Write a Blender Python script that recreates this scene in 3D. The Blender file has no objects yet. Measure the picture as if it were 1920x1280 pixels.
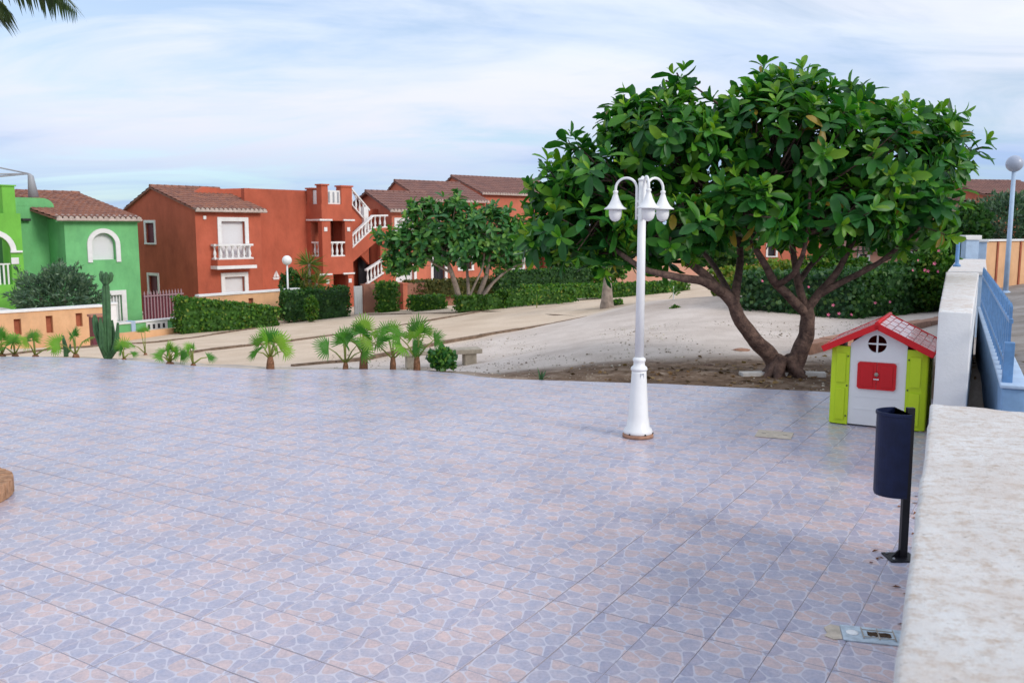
import bpy, bmesh, math, random
import numpy as np
from mathutils import Vector, Matrix

random.seed(7); rng = np.random.default_rng(7)
sc = bpy.context.scene
C = sc.collection

# ------------------------------------------------------------------ camera
F = 1650.0; CAMH = 2.0; HOR = 430.0
PITCH = math.atan((640 - HOR) / F)
cam_d = bpy.data.cameras.new('camera'); cam = bpy.data.objects.new('camera', cam_d); C.objects.link(cam)
cam.location = (0, 0, CAMH); cam.rotation_euler = (math.pi / 2 - PITCH, 0, 0)
cam_d.sensor_width = 36.0; cam_d.lens = 36.0 * F / 1920.0
cam_d.clip_start = 0.05; cam_d.clip_end = 5000
cam_d.dof.use_dof = True; cam_d.dof.focus_distance = 9.0; cam_d.dof.aperture_fstop = 4.5
sc.camera = cam

# ------------------------------------------------------------------ sky, sun, exposure
SUN_AZ = math.radians(128)      # compass angle from +Y clockwise: behind the camera, to the right
SUN_EL = math.radians(30)
world = bpy.data.worlds.new('World'); sc.world = world; world.use_nodes = True
wn = world.node_tree; wn.nodes.clear()
def N(t, kind, **kw):
    n = t.nodes.new(kind)
    for k, v in kw.items():
        if k.startswith('in_'):
            n.inputs[k[3:]].default_value = v
        else: setattr(n, k, v)
    return n
def L(t, a, b): t.links.new(a, b)
def math_node(t, op, a, b=None, c=None, clamp=False):
    n = t.nodes.new('ShaderNodeMath'); n.operation = op; n.use_clamp = clamp
    for i, v in enumerate((a, b, c)):
        if v is None: continue
        if isinstance(v, (int, float)): n.inputs[i].default_value = v
        else: t.links.new(v, n.inputs[i])
    return n.outputs[0]
def ramp(t, fac, stops, interp='LINEAR'):
    n = t.nodes.new('ShaderNodeValToRGB'); n.color_ramp.interpolation = interp
    e = n.color_ramp.elements
    while len(e) < len(stops): e.new(0.5)
    for i, (p, c) in enumerate(stops):
        e[i].position = p; e[i].color = tuple(c) + (1,) if len(c) == 3 else c
    if fac is not None: t.links.new(fac, n.inputs[0])
    return n.outputs[0]
def mixc(t, fac, a, b, blend='MIX'):
    n = t.nodes.new('ShaderNodeMix'); n.data_type = 'RGBA'; n.blend_type = blend
    for i, v in ((0, fac), (6, a), (7, b)):
        if isinstance(v, (int, float)): n.inputs[i].default_value = v
        elif isinstance(v, tuple): n.inputs[i].default_value = v + (1,) if len(v) == 3 else v
        else: t.links.new(v, n.inputs[i])
    return n.outputs[2]

sky = N(wn, 'ShaderNodeTexSky'); sky.sky_type = 'NISHITA'; sky.sun_disc = False
sky.sun_elevation = SUN_EL; sky.sun_rotation = SUN_AZ; sky.air_density = 1.0; sky.dust_density = 0.6; sky.ozone_density = 2.0
tc = N(wn, 'ShaderNodeTexCoord')
sep = N(wn, 'ShaderNodeSeparateXYZ'); L(wn, tc.outputs['Generated'], sep.inputs[0])
zz = math_node(wn, 'MAXIMUM', sep.outputs[2], 0.0)
den = math_node(wn, 'ADD', zz, 0.16)
comb = N(wn, 'ShaderNodeCombineXYZ')
L(wn, math_node(wn, 'DIVIDE', sep.outputs[0], den), comb.inputs[0])
L(wn, math_node(wn, 'DIVIDE', sep.outputs[1], den), comb.inputs[1])
mp = N(wn, 'ShaderNodeMapping'); mp.inputs['Scale'].default_value = (0.55, 1.0, 1); mp.inputs['Location'].default_value = (3.1, 0.35, 0)
mp.inputs['Rotation'].default_value = (0, 0, math.radians(12))
L(wn, comb.outputs[0], mp.inputs[0])
n1 = N(wn, 'ShaderNodeTexNoise', in_Scale=1.35, in_Detail=9.0, in_Roughness=0.58, in_Distortion=0.7)
L(wn, mp.outputs[0], n1.inputs['Vector'])
n2 = N(wn, 'ShaderNodeTexNoise', in_Scale=0.8, in_Detail=8.0, in_Roughness=0.56, in_Distortion=0.5)
L(wn, mp.outputs[0], n2.inputs['Vector'])
cover = ramp(wn, n1.outputs[0], [(0.36, (0.42,)*3), (0.50, (0.86,)*3), (0.60, (1.0,)*3)])
low = ramp(wn, zz, [(0.0, (3.7, 4.9, 6.9)), (0.05, (4.6, 5.7, 7.6)), (0.10, (6.6, 7.0, 8.2)), (0.2, (7.3, 7.8, 8.8)), (0.75, (9.0, 9.5, 10.4))])
bill = ramp(wn, n2.outputs[0], [(0.33, (0.66, 0.78, 0.94)), (0.48, (0.94, 0.97, 1.0)), (0.58, (1.05, 1.02, 1.0))])
cloud = mixc(wn, 1.0, low, bill, 'MULTIPLY')
# thin veil of cloud thins out to blue towards the horizon
skycol = mixc(wn, 1.0, sky.outputs[0], (0.95, 1.10, 1.22), 'MULTIPLY')
mix = mixc(wn, cover, skycol, cloud)
bg = N(wn, 'ShaderNodeBackground'); bg.inputs[1].default_value = 0.10
L(wn, mix, bg.inputs[0])
wo = N(wn, 'ShaderNodeOutputWorld'); L(wn, bg.outputs[0], wo.inputs[0])

sun_d = bpy.data.lights.new('sun', 'SUN'); sun = bpy.data.objects.new('sun', sun_d); C.objects.link(sun)
sun_d.energy = 1.5; sun_d.angle = math.radians(18); sun_d.color = (1.0, 0.94, 0.86)
sdir = Vector((math.sin(SUN_AZ) * math.cos(SUN_EL), math.cos(SUN_AZ) * math.cos(SUN_EL), math.sin(SUN_EL)))
sun.rotation_euler = sdir.to_track_quat('Z', 'Y').to_euler()
vs = sc.view_settings; vs.view_transform = 'Standard'; vs.look = 'None'; vs.exposure = 0.30; vs.gamma = 1.0; vs.use_curve_mapping = False

# ------------------------------------------------------------------ pixel helpers
cp, sp = math.cos(PITCH), math.sin(PITCH)
def ray(px, py):
    x = (px - 960) / F; y = -(py - 640) / F
    return Vector((x, cp + y * sp, -sp + y * cp))
def at(px, py, Y):                       # point on the pixel's ray at world depth Y
    d = ray(px, py); t = Y / d.y
    return Vector((d.x * t, Y, CAMH + d.z * t))
def gnd(px, py, z=0.0):
    d = ray(px, py); t = (z - CAMH) / d.z
    return Vector((d.x * t, d.y * t, z))
class Frame:                             # a facade frame: u along, v inward, z up
    def __init__(s, px, Y, z0, deg):
        a = math.radians(deg); s.a = a
        p = at(px, 500, Y); s.o = Vector((p.x, p.y, z0))
        s.u = Vector((math.cos(a), math.sin(a), 0)); s.v = Vector((-math.sin(a), math.cos(a), 0))
    def loc(s, p): d = p - s.o; return Vector((d.dot(s.u), d.dot(s.v), d.z))
    def on_v(s, px, py, v=0.0):          # -> u, z on the plane v
        d = ray(px, py); c = Vector((0, 0, CAMH)) - s.o
        t = (v - c.dot(s.v)) / d.dot(s.v); p = c + d * t
        return p.dot(s.u), p.z
    def on_u(s, px, py, u=0.0):          # -> v, z on the plane u
        d = ray(px, py); c = Vector((0, 0, CAMH)) - s.o
        t = (u - c.dot(s.u)) / d.dot(s.u); p = c + d * t
        return p.dot(s.v), p.z

# ------------------------------------------------------------------ mesh helpers
class MB:
    def __init__(s): s.v = []; s.f = []; s.m = []; s.sm = []
    def add(s, vs, fs, m=0, smooth=False):
        b = len(s.v); s.v += [tuple(x) for x in vs]
        for f in fs: s.f.append(tuple(b + i for i in f)); s.m.append(m); s.sm.append(smooth)
        return s
    def box(s, x0, x1, y0, y1, z0, z1, m=0, M=None):
        vs = [Vector((x, y, z)) for z in (z0, z1) for y in (y0, y1) for x in (x0, x1)]
        if M is not None: vs = [M @ v for v in vs]
        return s.add(vs, [(0, 2, 3, 1), (4, 5, 7, 6), (0, 1, 5, 4), (2, 6, 7, 3), (0, 4, 6, 2), (1, 3, 7, 5)], m)
    def bbox(s, x0, x1, y0, y1, z0, z1, b=0.02, m=0, M=None):   # box with chamfered edges
        bm = bmesh.new(); bmesh.ops.create_cube(bm, size=1)
        for v in bm.verts: v.co = Vector(((x0+x1)/2 + v.co.x*(x1-x0), (y0+y1)/2 + v.co.y*(y1-y0), (z0+z1)/2 + v.co.z*(z1-z0)))
        bmesh.ops.bevel(bm, geom=list(bm.edges), offset=b, segments=2, affect='EDGES', profile=0.7)
        vs = [(M @ v.co) if M is not None else v.co.copy() for v in bm.verts]
        s.add(vs, [[v.index for v in f.verts] for f in bm.faces], m); bm.free(); return s
    def prism(s, poly, a, b, axis='z', m=0, M=None):             # extrude a 2D polygon between a and b
        n = len(poly)
        def P(p, h):
            if axis == 'z': q = Vector((p[0], p[1], h))
            elif axis == 'y': q = Vector((p[0], h, p[1]))
            else: q = Vector((h, p[0], p[1]))
            return M @ q if M is not None else q
        vs = [P(p, a) for p in poly] + [P(p, b) for p in poly]
        fs = [tuple(range(n))[::-1], tuple(range(n, 2*n))] + [(i, (i+1) % n, n + (i+1) % n, n + i) for i in range(n)]
        return s.add(vs, fs, m)
    def tube(s, pts, rad, n=8, m=0, cap=True, wob=0.0):
        pts = [Vector(p) for p in pts]; k = len(pts)
        if isinstance(rad, (int, float)): rad = [rad] * k
        vs = []; up = Vector((0.13, 0.31, 0.94)); x = None
        for i, p in enumerate(pts):
            t = (pts[min(i+1, k-1)] - pts[max(i-1, 0)]).normalized()
            if x is None:
                x = t.cross(up)
                if x.length < 0.05: x = t.cross(Vector((1, 0, 0)))
            x = (x - t * x.dot(t)).normalized(); y = t.cross(x)
            for j in range(n):
                a = 2 * math.pi * j / n; r = rad[i] * (1 + wob * math.sin(3*a + i*1.3) * 0.5)
                vs.append(p + (x * math.cos(a) + y * math.sin(a)) * r)
        fs = []
        for i in range(k-1):
            for j in range(n):
                fs.append((i*n+j, i*n+(j+1) % n, (i+1)*n+(j+1) % n, (i+1)*n+j))
        s.add(vs, fs, m, True)
        if cap:
            b = len(s.v) - len(vs)
            s.f.append(tuple(b + j for j in range(n))[::-1]); s.m.append(m); s.sm.append(False)
            s.f.append(tuple(b + (k-1)*n + j for j in range(n))); s.m.append(m); s.sm.append(False)
        return s
    def lathe(s, prof, n=20, c=(0, 0, 0), m=0, M=None, smooth=True, sx=1.0):
        vs = []
        for r, z in prof:
            for j in range(n):
                a = 2 * math.pi * j / n
                q = Vector((c[0] + r * math.cos(a) * sx, c[1] + r * math.sin(a), c[2] + z)); vs.append(M @ q if M is not None else q)
        fs = [(i*n+j, i*n+(j+1) % n, (i+1)*n+(j+1) % n, (i+1)*n+j) for i in range(len(prof)-1) for j in range(n)]
        fs += [tuple(range(n))[::-1], tuple((len(prof)-1)*n + j for j in range(n))]
        return s.add(vs, fs, m, smooth)
    def mesh(s, name, mats):
        me = bpy.data.meshes.new(name); me.from_pydata(s.v, [], s.f)
        for mm in (mats if isinstance(mats, (list, tuple)) else [mats]): me.materials.append(mm)
        me.polygons.foreach_set('material_index', s.m); me.polygons.foreach_set('use_smooth', s.sm); me.update(); return me
    def build(s, name, mats, parent=None, loc=None, rz=None):
        return link(name, s.mesh(name, mats), parent, loc, rz)
def link(name, me, parent=None, loc=None, rz=None):
    o = bpy.data.objects.new(name, me); C.objects.link(o)
    if parent is not None: o.parent = parent
    if loc is not None: o.location = loc
    if rz is not None: o.rotation_euler = (0, 0, rz)
    return o
def tag(o, label=None, cat=None, group=None, kind=None):
    if label: o['label'] = label
    if cat: o['category'] = cat
    if group: o['group'] = group
    if kind: o['kind'] = kind
    return o
def thing(name, label, cat, loc=(0, 0, 0), rz=0.0, group=None):
    o = bpy.data.objects.new(name, None); C.objects.link(o); o.location = loc; o.rotation_euler = (0, 0, rz)
    o.empty_display_size = 0.2
    return tag(o, label, cat, group)
def inst_mesh(name, tv, tf, mats4, mat, rnd=None, extra=None, tuv=None):
    """many copies of a small template in one mesh; mats4: (N,3,4)"""
    tv = np.asarray(tv, float); n = len(mats4); k = len(tv)
    V = np.einsum('nij,kj->nki', mats4[:, :, :3], tv) + mats4[:, None, :, 3]
    V = V.reshape(-1, 3)
    q = len(tf[0]); T = np.asarray(tf, int)
    Fi = (T[None, :, :] + (np.arange(n) * k)[:, None, None]).reshape(-1, q)
    r = np.repeat(rng.random(n) if rnd is None else rnd, k)
    if extra is not None:                     # (verts, quads) of a core
        ev, ef = extra; b = len(V)
        V = np.vstack([V, ev]); Fi = np.vstack([Fi, np.asarray(ef, int) + b]); r = np.concatenate([r, np.full(len(ev), 0.35)])
    me = bpy.data.meshes.new(name)
    me.vertices.add(len(V)); me.vertices.foreach_set('co', V.ravel())
    me.loops.add(Fi.size); me.loops.foreach_set('vertex_index', Fi.ravel())
    me.polygons.add(len(Fi)); me.polygons.foreach_set('loop_start', np.arange(len(Fi)) * q)
    me.polygons.foreach_set('use_smooth', np.ones(len(Fi), bool))
    at_ = me.attributes.new('rnd', 'FLOAT', 'POINT'); at_.data.foreach_set('value', r)
    me.update(calc_edges=True); me.validate()
    me.materials.append(mat); return me
def unit(a): return a / np.maximum(np.linalg.norm(a, axis=-1, keepdims=True), 1e-9)
def orient(pos, ydir, ndir, size):
    """matrices with local +Y along ydir, +Z near ndir"""
    y = unit(ydir); x = unit(np.cross(y, ndir)); z = np.cross(x, y)
    s = np.asarray(size).reshape(-1, 1)
    return np.stack([x * s, y * s, z * s, pos], axis=-1)
def rand_dirs(n):
    return unit(rng.normal(size=(n, 3)))

# ------------------------------------------------------------------ materials
MATS = {}
def mat(name, col, rough=0.7, spec=0.4, noise=0.0, nscale=8.0, bump=0.0, bscale=40.0, metal=0.0, col2=None, detail=5.0, coat=0.0, trans=0.0):
    m = bpy.data.materials.new(name); m.use_nodes = True; t = m.node_tree
    b = t.nodes['Principled BSDF']; b.inputs['Roughness'].default_value = rough
    b.inputs['Specular IOR Level'].default_value = spec; b.inputs['Metallic'].default_value = metal
    b.inputs['Coat Weight'].default_value = coat
    if trans: b.inputs['Transmission Weight'].default_value = trans
    b.inputs['Base Color'].default_value = tuple(col) + (1,)
    g = N(t, 'ShaderNodeNewGeometry')
    if noise > 0 or col2:
        nz = N(t, 'ShaderNodeTexNoise', in_Scale=nscale, in_Detail=detail, in_Roughness=0.62); L(t, g.outputs['Position'], nz.inputs['Vector'])
        c2 = col2 or tuple(max(0, c * (1 - noise)) for c in col)
        c1 = col if col2 else tuple(min(1, c * (1 + noise * 0.6)) for c in col)
        cc_ = ramp(t, nz.outputs[0], [(0.34, c2), (0.64, c1)])
        if 'stucco' in name:                  # rain streaks and faded patches
            ms_ = N(t, 'ShaderNodeMapping'); ms_.inputs['Scale'].default_value = (0.8, 0.8, 0.38); L(t, g.outputs['Position'], ms_.inputs[0])
            n3 = N(t, 'ShaderNodeTexNoise', in_Scale=1.6, in_Detail=8.0, in_Roughness=0.7); L(t, ms_.outputs[0], n3.inputs['Vector'])
            cc_ = mixc(t, 1.0, cc_, ramp(t, n3.outputs[0], [(0.30, (0.80, 0.82, 0.86)), (0.52, (1, 1, 1)), (0.72, (1.10, 1.13, 1.16))]), 'MULTIPLY')
        L(t, cc_, b.inputs['Base Color'])
    if bump > 0:
        nb = N(t, 'ShaderNodeTexNoise', in_Scale=bscale, in_Detail=4.0); L(t, g.outputs['Position'], nb.inputs['Vector'])
        bp = N(t, 'ShaderNodeBump', in_Strength=bump, in_Distance=0.02); L(t, nb.outputs[0], bp.inputs['Height']); L(t, bp.outputs[0], b.inputs['Normal'])
    MATS[name] = m; return m
def leafmat(name, stops, rough=0.45, spec=0.5, transl=0.25, coat=0.0):
    m = bpy.data.materials.new(name); m.use_nodes = True; t = m.node_tree
    b = t.nodes['Principled BSDF']; b.inputs['Roughness'].default_value = rough; b.inputs['Specular IOR Level'].default_value = spec
    a = N(t, 'ShaderNodeAttribute'); a.attribute_name = 'rnd'
    col = ramp(t, a.outputs['Fac'], stops)
    g = N(t, 'ShaderNodeNewGeometry')
    nz = N(t, 'ShaderNodeTexNoise', in_Scale=1.7, in_Detail=3.0); L(t, g.outputs['Position'], nz.inputs['Vector'])
    col = mixc(t, 1.0, col, ramp(t, nz.outputs[0], [(0.3, (0.72, 0.75, 0.72)), (0.7, (1.2, 1.2, 1.1))]), 'MULTIPLY')
    L(t, col, b.inputs['Base Color'])
    tr = N(t, 'ShaderNodeBsdfTranslucent'); L(t, mixc(t, 1.0, col, (1.2, 1.6, 0.6), 'MULTIPLY'), tr.inputs[0])
    ms = N(t, 'ShaderNodeMixShader'); ms.inputs[0].default_value = transl
    L(t, b.outputs[0], ms.inputs[1]); L(t, tr.outputs[0], ms.inputs[2]); L(t, ms.outputs[0], t.nodes['Material Output'].inputs[0])
    MATS[name] = m; return m

m_white = mat('white_paint', (0.80, 0.80, 0.80), 0.45, 0.5, noise=0.05, nscale=3)
m_lampwhite = mat('lamp_white', (0.82, 0.82, 0.82), 0.32, 0.5, noise=0.04, nscale=6)
m_trim = mat('white_trim', (0.76, 0.75, 0.74), 0.7, 0.3, noise=0.08, nscale=4)
m_shutter = mat('shutter_white', (0.74, 0.74, 0.76), 0.5, 0.4, noise=0.04, nscale=10)
m_red = mat('red_stucco', (0.46, 0.115, 0.066), 0.9, 0.15, noise=0.16, nscale=0.55, bump=0.5, bscale=9)
m_orange = mat('orange_stucco', (0.54, 0.17, 0.105), 0.9, 0.15, noise=0.14, nscale=0.5, bump=0.4, bscale=9)
m_pink = mat('pink_stucco', (0.62, 0.34, 0.25), 0.9, 0.15, noise=0.1, nscale=0.6)
m_green = mat('green_stucco', (0.17, 0.47, 0.19), 0.9, 0.15, noise=0.14, nscale=0.6, bump=0.4, bscale=9)
m_green2 = mat('bright_green_stucco', (0.18, 0.49, 0.075), 0.9, 0.15, noise=0.12, nscale=0.6)
m_peach = mat('peach_stucco', (0.68, 0.40, 0.22), 0.9, 0.15, noise=0.14, nscale=0.9, bump=0.4, bscale=9)
m_brownwall = mat('brown_stucco', (0.36, 0.17, 0.12), 0.9, 0.15, noise=0.2, nscale=1.2)
m_slot = mat('slot_brick', (0.36, 0.12, 0.07), 0.9, 0.1, noise=0.2, nscale=3)
m_maroon = mat('maroon_metal', (0.13, 0.025, 0.04), 0.55, 0.4, noise=0.1, nscale=2)
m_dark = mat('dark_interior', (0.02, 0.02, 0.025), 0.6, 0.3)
m_glass = mat('window_glass', (0.03, 0.035, 0.05), 0.08, 0.6)
m_iron = mat('black_iron', (0.02, 0.02, 0.024), 0.5, 0.4)
m_bin = mat('bin_metal', (0.006, 0.012, 0.05), 0.45, 0.35, noise=0.25, nscale=14, bump=0.06, bscale=60)
m_binpost = mat('bin_post', (0.005, 0.005, 0.009), 0.45, 0.4)
m_bluemetal = mat('blue_railing', (0.11, 0.25, 0.48), 0.5, 0.5, noise=0.18, nscale=12)
m_bluepaint = mat('pale_blue_wall', (0.42, 0.54, 0.70), 0.85, 0.2, noise=0.1, nscale=5, bump=0.3, bscale=30)
m_grey = mat('grey_metal', (0.32, 0.33, 0.36), 0.5, 0.5)
m_stone = mat('bench_stone', (0.42, 0.36, 0.28), 0.9, 0.2, noise=0.25, nscale=6, bump=0.4, bscale=30)
m_globe = mat('opal_globe', (0.82, 0.82, 0.82), 0.25, 0.5)
m_globe_dull = mat('weathered_globe', (0.36, 0.40, 0.50), 0.3, 0.5)
m_terracotta = mat('terracotta', (0.40, 0.22, 0.15), 0.85, 0.2, noise=0.25, nscale=10)
m_brick = mat('edge_brick', (0.44, 0.25, 0.15), 0.9, 0.2, noise=0.32, nscale=16, bump=0.6, bscale=60)
m_mortar = mat('mortar', (0.36, 0.32, 0.28), 0.95, 0.1, noise=0.2, nscale=20)
m_lime = mat('lime_plastic', (0.52, 0.70, 0.012), 0.42, 0.45, noise=0.05, nscale=5)
m_toyred = mat('red_plastic', (0.60, 0.007, 0.012), 0.45, 0.4, noise=0.06, nscale=6)
m_roofred = mat('roof_red_plastic', (0.58, 0.03, 0.045), 0.22, 0.7, noise=0.1, nscale=9, coat=0.5)
m_toywhite = mat('white_plastic', (0.80, 0.80, 0.81), 0.4, 0.5, noise=0.03, nscale=4)
m_screw = mat('screw', (0.10, 0.12, 0.03), 0.5, 0.4)
m_bark = mat('fig_bark', (0.19, 0.12, 0.095), 0.9, 0.2, noise=0.45, nscale=11, bump=1.0, bscale=34, col2=(0.07, 0.045, 0.04))
m_bark2 = mat('pale_bark', (0.30, 0.24, 0.20), 0.9, 0.2, noise=0.3, nscale=8, bump=0.6, bscale=26)
m_palmtrunk = mat('palm_trunk', (0.26, 0.13, 0.075), 0.95, 0.1, noise=0.4, nscale=30, bump=0.8, bscale=60)
m_petiole = mat('petiole', (0.22, 0.26, 0.05), 0.55, 0.4, noise=0.2, nscale=20)
m_cactus = mat('cactus_skin', (0.05, 0.13, 0.05), 0.6, 0.4, noise=0.3, nscale=14)
m_timber = mat('timber', (0.20, 0.14, 0.10), 0.95, 0.1, noise=0.4, nscale=7, bump=0.6, bscale=30)
m_slab = mat('pale_slab', (0.60, 0.57, 0.54), 0.85, 0.2, noise=0.15, nscale=9)
m_cover = mat('cover_plate', (0.55, 0.47, 0.38), 0.7, 0.3, noise=0.2, nscale=18)
m_drain = mat('drain_plastic', (0.47, 0.55, 0.62), 0.55, 0.4, noise=0.22, nscale=25)
m_dirt = mat('grate_dirt', (0.07, 0.045, 0.03), 0.95, 0.1, noise=0.5, nscale=60)
m_deadleaf = mat('dead_leaf', (0.20, 0.075, 0.03), 0.8, 0.2, noise=0.4, nscale=30)
m_flower = mat('pink_petal', (0.72, 0.16, 0.28), 0.6, 0.3)
m_sticker = mat('sticker', (0.45, 0.47, 0.52), 0.6, 0.3, noise=0.35, nscale=60)

def roofmat():
    m = mat('clay_roof_tile', (0.34, 0.16, 0.11), 0.9, 0.15, noise=0.38, nscale=2.6, col2=(0.19, 0.10, 0.085), detail=8)
    return m
m_roof = roofmat()
m_roof_far = mat('weathered_roof_tile', (0.27, 0.145, 0.12), 0.9, 0.15, nscale=1.6, col2=(0.19, 0.11, 0.10), detail=8)
m_eave = mat('eave_mortar', (0.55, 0.45, 0.40), 0.9, 0.15, noise=0.2, nscale=6)

lf_fig = leafmat('fig_leaf', [(0.0, (0.012, 0.072, 0.022)), (0.36, (0.027, 0.140, 0.024)), (0.62, (0.080, 0.245, 0.020)), (0.955, (0.23, 0.38, 0.03)), (1.0, (0.36, 0.25, 0.04))], 0.42, 0.35, 0.25)
lf_fig2 = leafmat('fig_leaf_young', [(0.0, (0.022, 0.105, 0.035)), (0.5, (0.055, 0.19, 0.045)), (1.0, (0.18, 0.33, 0.05))], 0.42, 0.4, 0.22)
lf_hedge = leafmat('hedge_leaf', [(0.0, (0.022, 0.085, 0.012)), (0.6, (0.065, 0.175, 0.018)), (0.93, (0.15, 0.27, 0.03)), (1.0, (0.26, 0.26, 0.05))], 0.55, 0.35)
lf_hedge_dk = leafmat('dark_hedge_leaf', [(0.0, (0.016, 0.06, 0.018)), (0.7, (0.038, 0.115, 0.022)), (1.0, (0.09, 0.18, 0.03))], 0.55, 0.35)
lf_dry = leafmat('dry_hedge_leaf', [(0.0, (0.04, 0.05, 0.012)), (0.6, (0.09, 0.10, 0.02)), (1.0, (0.17, 0.12, 0.04))], 0.6, 0.3)
lf_oleander = leafmat('oleander_leaf', [(0.0, (0.015, 0.06, 0.025)), (0.6, (0.035, 0.105, 0.035)), (1.0, (0.09, 0.17, 0.04))], 0.5, 0.4)
lf_yellow = leafmat('yellow_green_leaf', [(0.0, (0.06, 0.14, 0.015)), (0.6, (0.16, 0.25, 0.02)), (1.0, (0.32, 0.24, 0.04))], 0.5, 0.4)
lf_olive = leafmat('olive_leaf', [(0.0, (0.045, 0.095, 0.065)), (0.6, (0.10, 0.17, 0.12)), (1.0, (0.19, 0.26, 0.19))], 0.55, 0.35)
lf_palm = leafmat('palm_leaf', [(0.0, (0.035, 0.17, 0.02)), (0.6, (0.11, 0.29, 0.025)), (1.0, (0.26, 0.40, 0.04))], 0.5, 0.4, 0.3)
lf_palmdk = leafmat('dark_palm_leaf', [(0.0, (0.03, 0.06, 0.02)), (1.0, (0.07, 0.10, 0.03))], 0.5, 0.4)
lf_yucca = leafmat('yucca_leaf', [(0.0, (0.06, 0.11, 0.015)), (0.7, (0.14, 0.20, 0.03)), (1.0, (0.24, 0.22, 0.05))], 0.5, 0.4)

# ------------------------------------------------------------------ terrain
ctrl = [(0,662,22),(-200,664,22),(0,655,29.5),(190,648,31),(244,645,27),(345,626,33),(525,611,35),(480,614,35.5),(590,601,36.5),
        (690,588,38),(800,583,37),(900,584,33.5),(1000,574,33.5),(1080,571,33.5),(1138,579,27),(1290,558,36),(1265,587,22),
        (1100,598,25),(800,646,20.5),(560,686,17),(880,688,17.5),(1600,601,19.5),(1750,584,21.5),(1400,572,22),(1330,562,24),
        (1200,640,15.5),(1000,660,17),(1300,610,18),(1000,620,22),(640,630,27),(1450,640,16),
        (1900,690,10.3),(1900,560,20.5),(1880,522,27),(1920,520,30)]
P = [tuple(at(*c)) for c in ctrl]
P += [(-10,15,-.75),(-6,14.6,-.6),(-3,13.6,-.45),(-14,18,-1.0),(-1,12.8,-.4),(0.6,12.4,-.16),(1.2,11.9,-.05),(2.4,12.6,-.035),(3.8,12.2,-.03),(4.6,11.2,-.03),(3.2,11.4,-.03),(3.9,10.6,-.045),(5.2,12.8,-.01),
      (1.9,13.5,-.03),(0,5,-.3),(-4,5,-.35),(-8,9,-.6),(2,5,-.2),(0,9,-.3),(4,9,-.12),(-4,10,-.4),(2.5,10,-.15),
      (3.2,4,.25),(5,8,.34),(6.5,10,.36),(1.5,-2,.2),(-6,-4,-.3),(5,-4,.3),
      (-15,42,-2.2),(-20,37,-2.35),(-24,38,-2.4),(-9,47,-2.2),(-3,52,-2.1),(3,58,-1.9),(10,45,-.6),(18,45,0.3),(25,60,0.4),(-40,60,-3),(-60,30,-3),(-30,15,-1.6),(0,90,-2.5),(60,60,0.5),(40,20,0.8),(60,110,0),(-60,110,-3.5)]
P = np.array(P)
edge_px = [(-60,668),(0,668),(90,669),(160,671),(230,674),(300,681),(380,687),(470,691),(560,693),(640,692),(720,692),(800,695),(850,699),(900,706),(950,710),(1020,712.5),(1100,715),(1250,719.5),(1400,727),(1560,735),(1660,741)]
EDGE = [np.array(gnd(x, y)[:2]) for x, y in edge_px]
def tps(a, b):
    r = np.linalg.norm(a[:, None, :2] - b[None, :, :2], axis=2); return np.where(r > 0, r * r * np.log(np.maximum(r, 1e-9)), 0)
n_ = len(P); K = tps(P, P) + np.eye(n_) * 1.5
Q = np.hstack([np.ones((n_, 1)), P[:, :2]])
A = np.block([[K, Q], [Q.T, np.zeros((3, 3))]])
W = np.linalg.solve(A, np.concatenate([P[:, 2], np.zeros(3)]))
def tz_arr(xy):
    xy = np.asarray(xy, float); o = []
    for i in range(0, len(xy), 4000):
        a = xy[i:i+4000]; o.append(tps(a, P) @ W[:n_] + W[n_] + a @ W[n_+1:])
    z = np.concatenate(o); r = np.linalg.norm(xy - np.array([0, 25]), axis=1)
    k = np.clip((r - 60) / 70, 0, 1); k = k * k * (3 - 2 * k)
    z = z * (1 - k) + k * np.clip(-2 + xy[:, 0] * 0.02, -3.5, 1.5)
    # planting strip kept level along the terrace edge
    m = (xy[:, 1] > 8) & (xy[:, 1] < 18) & (np.abs(xy[:, 0]) < 14); d = np.full(len(xy), 9.0)
    for a, b_ in zip(EDGE[:-1], EDGE[1:]):
        e = b_ - a; q = xy[m] - a; s_ = np.clip((q @ e) / (e @ e), 0, 1); d[m] = np.minimum(d[m], np.linalg.norm(q - s_[:, None] * e, axis=1))
    w = np.clip((d - .45) / .9, 0, 1); w = w * w * (3 - 2 * w)
    return z * w + (1 - w) * np.maximum(z, -.05)
def tz(x, y): return float(tz_arr([(x, y)])[0])
def base(px, Y):                                  # ground point under a pixel column at depth Y
    x = (px - 960) / F * Y * 1.0
    for _ in range(3):                            # account for the pitch
        d = ray(px, HOR + 150); x = d.x / d.y * Y
    return Vector((x, Y, tz(x, Y)))

# terrace outline: far edge traced on the z = 0 plane, then the near corners
edge = [gnd(x, y) for x, y in edge_px]
WDIR = Vector((math.sin(math.radians(26.5)), math.cos(math.radians(26.5)), 0)); WNRM = Vector((WDIR.y, -WDIR.x, 0))   # along the wall / towards the street
w_far = gnd(1745, 757, 1.0); w_far.z = 0                    # far left corner of the near wall
def wp(s, off=0.0): return w_far + WDIR * s + WNRM * off   # point along the wall's garden-side face
poly = [(-13.5, 14.0)] + [(p.x, p.y) for p in edge] + [(wp(5.9, .2).x, wp(5.9, .2).y), (wp(1.2, .42).x, wp(1.2, .42).y), (wp(-8, .42).x, wp(-8, .42).y), (-13.5, -3)]
poly = [(float(a), float(b)) for a, b in poly]
def inpoly(x, y, pl=poly):
    c = False; j = len(pl) - 1
    for i in range(len(pl)):
        xi, yi = pl[i]; xj, yj = pl[j]
        if (yi > y) != (yj > y) and x < (xj - xi) * (y - yi) / (yj - yi) + xi: c = not c
        j = i
    return c

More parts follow.
